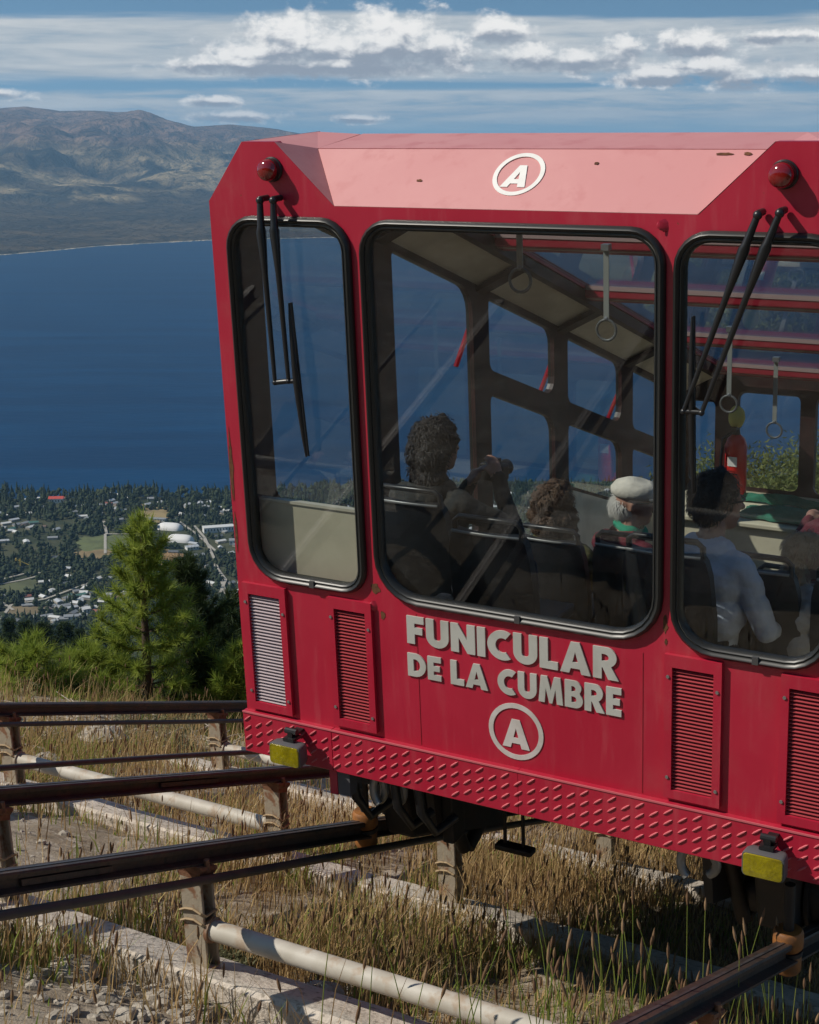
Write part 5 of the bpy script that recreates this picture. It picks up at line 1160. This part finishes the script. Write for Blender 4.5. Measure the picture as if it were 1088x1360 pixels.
# ================================================================== TOWN BY THE LAKE
def tz(x, y): return ground_z(np.asarray(x), np.asarray(y))
def town_pt(px, py):
    p = at_z(px, py, TOWN_Z); p[2] = gz(p[0], p[1]); return p
FIELDS = [('field', 'tan', [(185, 672), (222, 676), (225, 690), (198, 700), (182, 690)], (.30, .22, .10)), ('field', 'brown', [(205, 728), (245, 738), (248, 752), (212, 752)], (.33, .20, .09)),
          ('field', 'green', [(100, 716), (172, 712), (178, 728), (110, 738)], (.12, .14, .05)), ('field', 'ochre', [(100, 735), (150, 728), (148, 742), (105, 746)], (.24, .17, .08)), ('field', 'grass', [(0, 775), (50, 770), (48, 786), (0, 792)], (.10, .11, .045)), ('field', 'dry', [(10, 805), (60, 808), (40, 822), (5, 820)], (.20, .15, .08)), ('field', 'pale', [(560, 668), (640, 672), (630, 690), (565, 686)], (.24, .19, .10))]
for nm, key, pts, c in FIELDS:
    q = [town_pt(*p) for p in pts]; cc = sum(q) / len(q); ang = sorted(q, key=lambda p: math.atan2(p[1] - cc[1], p[0] - cc[0])); mb = MB(); n = 40; ring = []
    for i in range(n):
        f = i / n * len(ang); a, b = ang[int(f)], ang[(int(f) + 1) % len(ang)]; k = f - int(f); p = a * (1 - k) + b * k; p = cc + (p - cc) * (1 + .12 * math.sin(i * 2.3)); ring.append(np.array([p[0], p[1], gz(p[0], p[1]) + 1.6]))
    mb.add(ring + [np.array([cc[0], cc[1], gz(cc[0], cc[1]) + 1.8])], [(i, (i + 1) % n, n) for i in range(n)]); tag(mb.build(nm, mat('field_' + key, c, .95, c2=tuple(k * .7 for k in c), scale=.03), None), '%s field between the town trees' % key, kind='structure')
ROADS = [[(258, 700), (272, 716), (285, 745), (300, 790)], [(0, 772), (40, 762), (62, 764), (30, 772), (0, 778)], [(0, 826), (15, 805), (60, 797), (120, 776)], [(232, 690), (262, 712), (296, 742)], [(138, 695), (142, 712), (175, 712)], [(285, 752), (300, 772), (292, 790)], [(0, 800), (18, 812)], [(140, 712), (140, 738)], [(600, 700), (660, 680), (740, 672)], [(650, 720), (690, 690), (720, 655)]]
RP = []
for rd in ROADS:
    q = [town_pt(*p) for p in rd]; dense = []
    for a, b in zip(q, q[1:]): dense += [a * (1 - k) + b * k for k in np.linspace(0, 1, 14)[:-1]]
    dense.append(q[-1]); RP += dense; mb = MB(); L1, R1 = [], []
    for i, p in enumerate(dense):
        t = dense[min(i + 1, len(dense) - 1)] - dense[max(i - 1, 0)]; s_ = np.array([-t[1], t[0], 0]); s_ /= np.linalg.norm(s_) + 1e-9
        for lst, k in ((L1, 1), (R1, -1)): w_ = p + s_ * k * 2.1; lst.append(np.array([w_[0], w_[1], gz(p[0], p[1]) + 2.4]))
    k = len(L1); mb.add(L1 + R1, [(i, i + 1, k + i + 1, k + i) for i in range(k - 1)]); tag(mb.build('town_road', mat('pale_road', (.36, .33, .28), .9), None), 'pale road through the lakeside town', kind='structure')
RPa = np.array(RP)[:, :2]; FC = [np.array([town_pt(*p)[:2] for p in f[2]]) for f in FIELDS]
def free(x, y, rr_=7):
    if np.min(np.hypot(RPa[:, 0] - x, RPa[:, 1] - y)) < rr_: return False
    for f in FC:
        c = f.mean(0)
        if np.hypot(*(f - c).T).min() * .95 > math.hypot(x - c[0], y - c[1]): return False
    return True
WALLW = mat('house_wall', (.34, .31, .26), .9); ROOFS = [mat('roof_' + n, c, .6) for n, c in (('white', (.58, .58, .56)), ('grey', (.24, .25, .26)), ('slate', (.11, .12, .13)), ('brown', (.13, .085, .06)), ('brick', (.24, .08, .055)), ('green', (.06, .15, .12)), ('silver', (.42, .44, .46)))]
RLAB = ['white', 'light grey', 'dark slate', 'brown', 'brick red', 'dull green', 'silver grey']
def house(w, d, h, rh):
    mb = MB(); mb.hexa([(x, y, z) for z in (-3, h) for x, y in ((-w, -d), (w, -d), (w, d), (-w, d))], 0); e = .5
    mb.add([(-w - e, -d - e, h - .3), (w + e, -d - e, h - .3), (w + e, 0, h + rh), (-w - e, 0, h + rh), (-w - e, d + e, h - .3), (w + e, d + e, h - .3)], [(0, 1, 2, 3), (3, 2, 5, 4), (0, 3, 4), (1, 5, 2), (0, 4, 5, 1)], 1); return mb
protos = {}
hr = random.Random(5); placed = []
CL = [(40, 812, 45, 12), (95, 808, 40, 10), (108, 792, 30, 8), (100, 770, 60, 18), (20, 700, 25, 10), (60, 680, 60, 12), (120, 668, 60, 6), (300, 700, 35, 18), (300, 668, 30, 8), (280, 760, 40, 20), (300, 800, 25, 22), (240, 680, 60, 10), (575, 690, 60, 22), (690, 680, 55, 24), (700, 655, 60, 10), (640, 650, 90, 10), (560, 655, 60, 8), (440, 668, 60, 8), (740, 700, 60, 20), (840, 655, 40, 12)]
nh = 0
while nh < 298:
    c = hr.choice(CL); px, py = hr.gauss(c[0], c[2]), hr.gauss(c[1], c[3])
    if not (-60 < px < 900 and 652 < py < 850): continue
    p = town_pt(px, py)
    if p[1] > float(shore_y(p[0])) - 25 or not free(p[0], p[1], 8) or any((p[0] - q[0]) ** 2 + (p[1] - q[1]) ** 2 < 110 for q in placed): continue
    placed.append(p); k = hr.choices(range(7), (34, 22, 8, 6, 6, 3, 20))[0]; v = hr.randrange(3); key = (k, v)
    if key not in protos:
        w_, d_, h_, r_h = ((4, 3.2, 2.8, 1.8), (5.5, 3.8, 3.0, 2.0), (7.5, 4.5, 3.6, 1.4))[v]; o = house(w_, d_, h_, r_h).build('house', [WALLW, ROOFS[k]]); protos[key] = o
        tag(o, '%s %s roofed house among the trees of the lakeside town' % (('small', 'medium', 'long')[v], RLAB[k]), 'house', 'houses of the lakeside town')
    else: o = dup(protos[key], (0, 0, 0))
    o.location = Vector(p.tolist()); o.rotation_euler = (0, 0, hr.uniform(0, 3.14)); nh += 1
BIG = [town_pt(*q)[:2] for q in ((290, 706), (318, 722), (210, 692), (255, 730), (75, 668), (226, 703), (240, 719), (232, 711), (300, 706), (278, 706))]
def big(px, py, w, d, h, rh, roof, label, name='long_building', rot=.3):
    p = town_pt(px, py); t = thing(name, p, label, 'building'); c, s_ = math.cos(rot), math.sin(rot); T = lambda x, y, z: np.array([p[0] + x * c - y * s_, p[1] + x * s_ + y * c, p[2] + z])
    mb = MB(); mb.hexa([T(x, y, z) for z in (-3, h) for x, y in ((-w, -d), (w, -d), (w, d), (-w, d))]); mb.build('wall', mat('white_wall', (.66, .66, .64), .8), t)
    mb = MB(); e = .8; mb.add([T(-w - e, -d - e, h + .05), T(w + e, -d - e, h + .05), T(w + e, 0, h + rh), T(-w - e, 0, h + rh), T(-w - e, d + e, h + .05), T(w + e, d + e, h + .05)], [(0, 1, 2, 3), (3, 2, 5, 4), (0, 3, 4), (1, 5, 2), (0, 4, 5, 1)]); mb.build('roof', roof, t)
    n = int(w / 2.2)
    for i in range(n):
        x = -w + 2 * w * (i + .5) / n; mb = MB(); mb.hexa([T(x + a, -d - .06 - b, z) for z in (h * .35, h * .75) for a, b in ((-.9, .06), (.9, .06), (.9, 0), (-.9, 0))]); mb.build('window', mat('dark_pane', (.04, .05, .06), .2), t)
    return t
big(290, 706, 24, 8, 9, .8, ROOFS[0], 'long white flat building right of the white domes')
big(318, 722, 15, 7, 7, 1.2, ROOFS[1], 'grey roofed block at the edge of the red car', rot=.1)
big(210, 692, 14, 5, 4, 1.5, ROOFS[1], 'low grey roofed hall above the white domes', rot=-.2)
big(255, 730, 9, 6, 5, 2, ROOFS[6], 'silver shed just below the lower white dome', rot=.5)
big(75, 668, 12, 6, 8, 3.5, mat('bright_red_roof', (.50, .07, .045), .6), 'house with a bright red roof near the shore', 'red_roofed_house', .1)
big(118, 812, 10, 6, 6, 2, ROOFS[0], 'white house lowest in the town, left of the pine', rot=.6)
big(95, 822, 9, 5, 5, 1.5, ROOFS[1], 'pale villa by the bend of the road at the bottom of the town', rot=.2)
for px, py, lab in ((226, 703, 'upper white inflatable dome hall in the town'), (240, 719, 'lower white inflatable dome hall in the town')):
    p = town_pt(px, py); mb = MB(); rot = -.25; c, s_ = math.cos(rot), math.sin(rot); rings = []
    for q in np.linspace(-1, 1, 15):
        k = (1 - abs(q) ** 4) ** .5; rings.append([p + np.array([c * q * 22 - s_ * math.cos(a) * 12 * (.25 + .75 * k), s_ * q * 22 + c * math.cos(a) * 12 * (.25 + .75 * k), math.sin(a) * 11 * k - .5]) for a in np.linspace(0, math.pi, 15)])
    mb.loft(rings, closed=False, cap=True); tag(mb.build('dome_hall', mat('white_membrane', (.72, .70, .67), .6), None, smooth=60), lab, 'dome hall')
p = town_pt(28, 762); cr = thing('tower_crane', p, 'yellow tower crane beside the curved road', 'crane'); YC = mat('crane_yellow', (.55, .38, .06), .6)
for nm, a, b, w_ in (('mast', (0, 0, 0), (0, 0, 22), 1.0), ('jib', (-5, 0, 21), (12, 0, 13), .7), ('counterweight', (-6, 0, 19), (-6, 0, 23), 1.4)):
    mb = MB(); A = p + np.array(a); B_ = p + np.array(b)
    for dx, dy in ((-w_, -w_), (w_, -w_), (w_, w_), (-w_, w_)): mb.tube([A + [dx * .5, dy * .5, 0], B_ + [dx * .5, dy * .5, 0]], .32, 4)
    n = 10
    for i in range(n):
        k0, k1 = i / n, (i + 1) / n; s_ = 1 if i % 2 else -1; mb.tube([A + (B_ - A) * k0 + [s_ * w_ * .5, -w_ * .5, 0], A + (B_ - A) * k1 + [-s_ * w_ * .5, w_ * .5, 0]], .2, 4)
    mb.build(nm, YC, cr)

def crown_mesh(kind, seed):
    mb = MB(); rnd = random.Random(seed)
    if kind == 0:
        for k in range(5): z = 1.5 + k * 2.0; mb.blob((rnd.gauss(0, .25), rnd.gauss(0, .25), z), (2.7 - k * .5, 2.7 - k * .5, 1.7), 7, 4, jit=.25, seed=seed + k)
        mb.blob((0, 0, 11), (.5, .5, 1.8), 5, 3, seed=seed)
    else:
        for k in range(5): mb.blob((rnd.gauss(0, 1.7), rnd.gauss(0, 1.7), 3.6 + rnd.gauss(0, 1.2)), (2.6, 2.6, 2.3), 7, 4, jit=.28, seed=seed + k)
    return mb
TM = [leaf_mat('town_foliage', (.020, .033, .016), (.046, .060, .025), 0.0, .9)]
def tree_spots(n, seed, near):
    r = np.random.default_rng(seed); m = n * 9; out = []
    if near: px = r.uniform(-20, 900, m); py = np.where(r.random(m) < .75, r.uniform(770, 850, m), r.uniform(700, 770, m))
    else: px = r.uniform(-120, 1000, m); py = 645 + 215 * r.random(m) ** 1.25
    d = CX[None] * ((px - 544) / 2082.7)[:, None] - CU[None] * ((py - 680) / 2082.7)[:, None] + CF; p = d * (TOWN_Z / d[:, 2])[:, None]; x, y = p[:, 0], p[:, 1]
    ok = y < shore_y(x) - 4; g_ = fbm(x * .009, y * .009, 4, 61); ok &= r.random(m) < np.clip((g_ - .33) * 6 + np.where(py < 690, .9, .15), .16, 1)
    for q in BIG: ok &= (x - q[0] * .995) ** 2 + (y - q[1] * .995) ** 2 > 26 ** 2
    for pts, rad in ((RPa, 5.5), (np.array(placed)[:, :2], 8.6)):
        for q in pts: ok &= (x - q[0]) ** 2 + (y - q[1]) ** 2 > rad * rad
    for f in FC:
        c = f.mean(0); ok &= np.hypot(x - c[0], y - c[1]) > np.hypot(*(f - c).T).min() * .95
    return p[ok][:n, :2]
sp = tree_spots(11500, 3, False); spz = tz(sp[:, 0], sp[:, 1]); bases = []
for kd in (0, 1, 0, 1):
    mb = crown_mesh(kd, 5 + len(bases) * 10); v = np.array(mb.v); tr = []
    for f in mb.f:
        tr += [(f[0], f[1], f[2]), (f[0], f[2], f[3])] if len(f) == 4 else [f]
    bases.append((v, np.array(tr)))
VS, TR, TI = [], [], []; nb = 0; r_ = np.random.default_rng(8)
far_shore_bias = (sp[:, 1] > 2500)
for i in range(len(sp)):
    kd = (0 if (r_.random() < (.7 if far_shore_bias[i] else .4)) else 1) + 2 * (r_.random() < .5); v, tr = bases[kd]; s_ = r_.uniform(.6, 1.4) * (1.3 if far_shore_bias[i] and r_.random() < .5 else 1); a = r_.random() * 6.28; c, q = math.cos(a), math.sin(a)
    vv = np.stack([(v[:, 0] * c - v[:, 1] * q) * s_ + sp[i, 0], (v[:, 0] * q + v[:, 1] * c) * s_ + sp[i, 1], v[:, 2] * s_ + spz[i]], -1); VS.append(vv); TR.append(tr + nb); TI.append(np.full(len(v), r_.random())); nb += len(v)
tag(raw_mesh('town_woods', np.concatenate(VS), np.concatenate(TR), TM, tint=np.concatenate(TI)), 'dark woods and garden trees covering the lakeside town', None, None, 'stuff')
ns = tree_spots(290, 12, True); kinds = []
for kd in (0, 1):
    v, tr = bases[kd]; o = raw_mesh('town_tree', v, tr, TM, tint=np.full(len(v), .3 + .3 * kd)); tag(o, ('pointed dark conifer' if kd == 0 else 'rounded dark broadleaf tree') + ' in the nearer gardens of the town', 'tree', 'garden trees of the town'); kinds.append(o)
for i, (x, y) in enumerate(ns):
    kd = int(r_.random() < .5); o = kinds[kd]
    if i > 1: o = dup(kinds[kd], (0, 0, 0))
    else: o = kinds[i]
    s_ = r_.uniform(.6, 1.15); o.location = (x, y, gz(x, y)); o.scale = (s_, s_, s_); o.rotation_euler = (0, 0, r_.uniform(0, 6.28))

# unseen scrub added uphill of the track to darken the glass reflections
rnd = np.random.default_rng(33); VS = []; TI = []
for i in range(150):
    while True:
        x, y = rnd.uniform(-22, 14), rnd.uniform(-26, 1.0); u, t, v = to_ut(np.array([x]), np.array([y]), np.array([gz(x, y)]))
        if (u[0] > 3.6 or u[0] < -5.4 or rnd.random() < .35 and not -1.8 < u[0] < 1.8) and math.hypot(x, y) > 2.6: break
    hh = rnd.uniform(.3, 1.3); n = 420; c = rnd.normal(0, 1, (n, 3)); c /= np.linalg.norm(c, axis=1)[:, None]; c = c * (rnd.random((n, 1)) ** .35) * [hh * .9, hh * .9, hh]; c[:, 2] = np.abs(c[:, 2]) + .02
    d1 = rnd.normal(0, 1, c.shape); d1 /= np.linalg.norm(d1, axis=1)[:, None]; d2 = np.cross(d1, rnd.normal(0, 1, c.shape)); d2 /= np.linalg.norm(d2, axis=1)[:, None]; c = c + [x, y, gz(x, y)]; lf = .05 + .05 * hh
    VS.append(np.stack([c, c + d1 * lf + d2 * lf * .5, c + d1 * lf * 2], 1).reshape(-1, 3)); TI.append(np.repeat(rnd.random(n), 3))
VS = np.concatenate(VS); tag(raw_mesh('scrub', VS, np.arange(len(VS)).reshape(-1, 3), [leaf_mat('scrub_leaves', (.05, .065, .02), (.13, .12, .05), .3)], tint=np.concatenate(TI)), 'unseen scrub added uphill to darken the glass reflections', None, None, 'stuff')
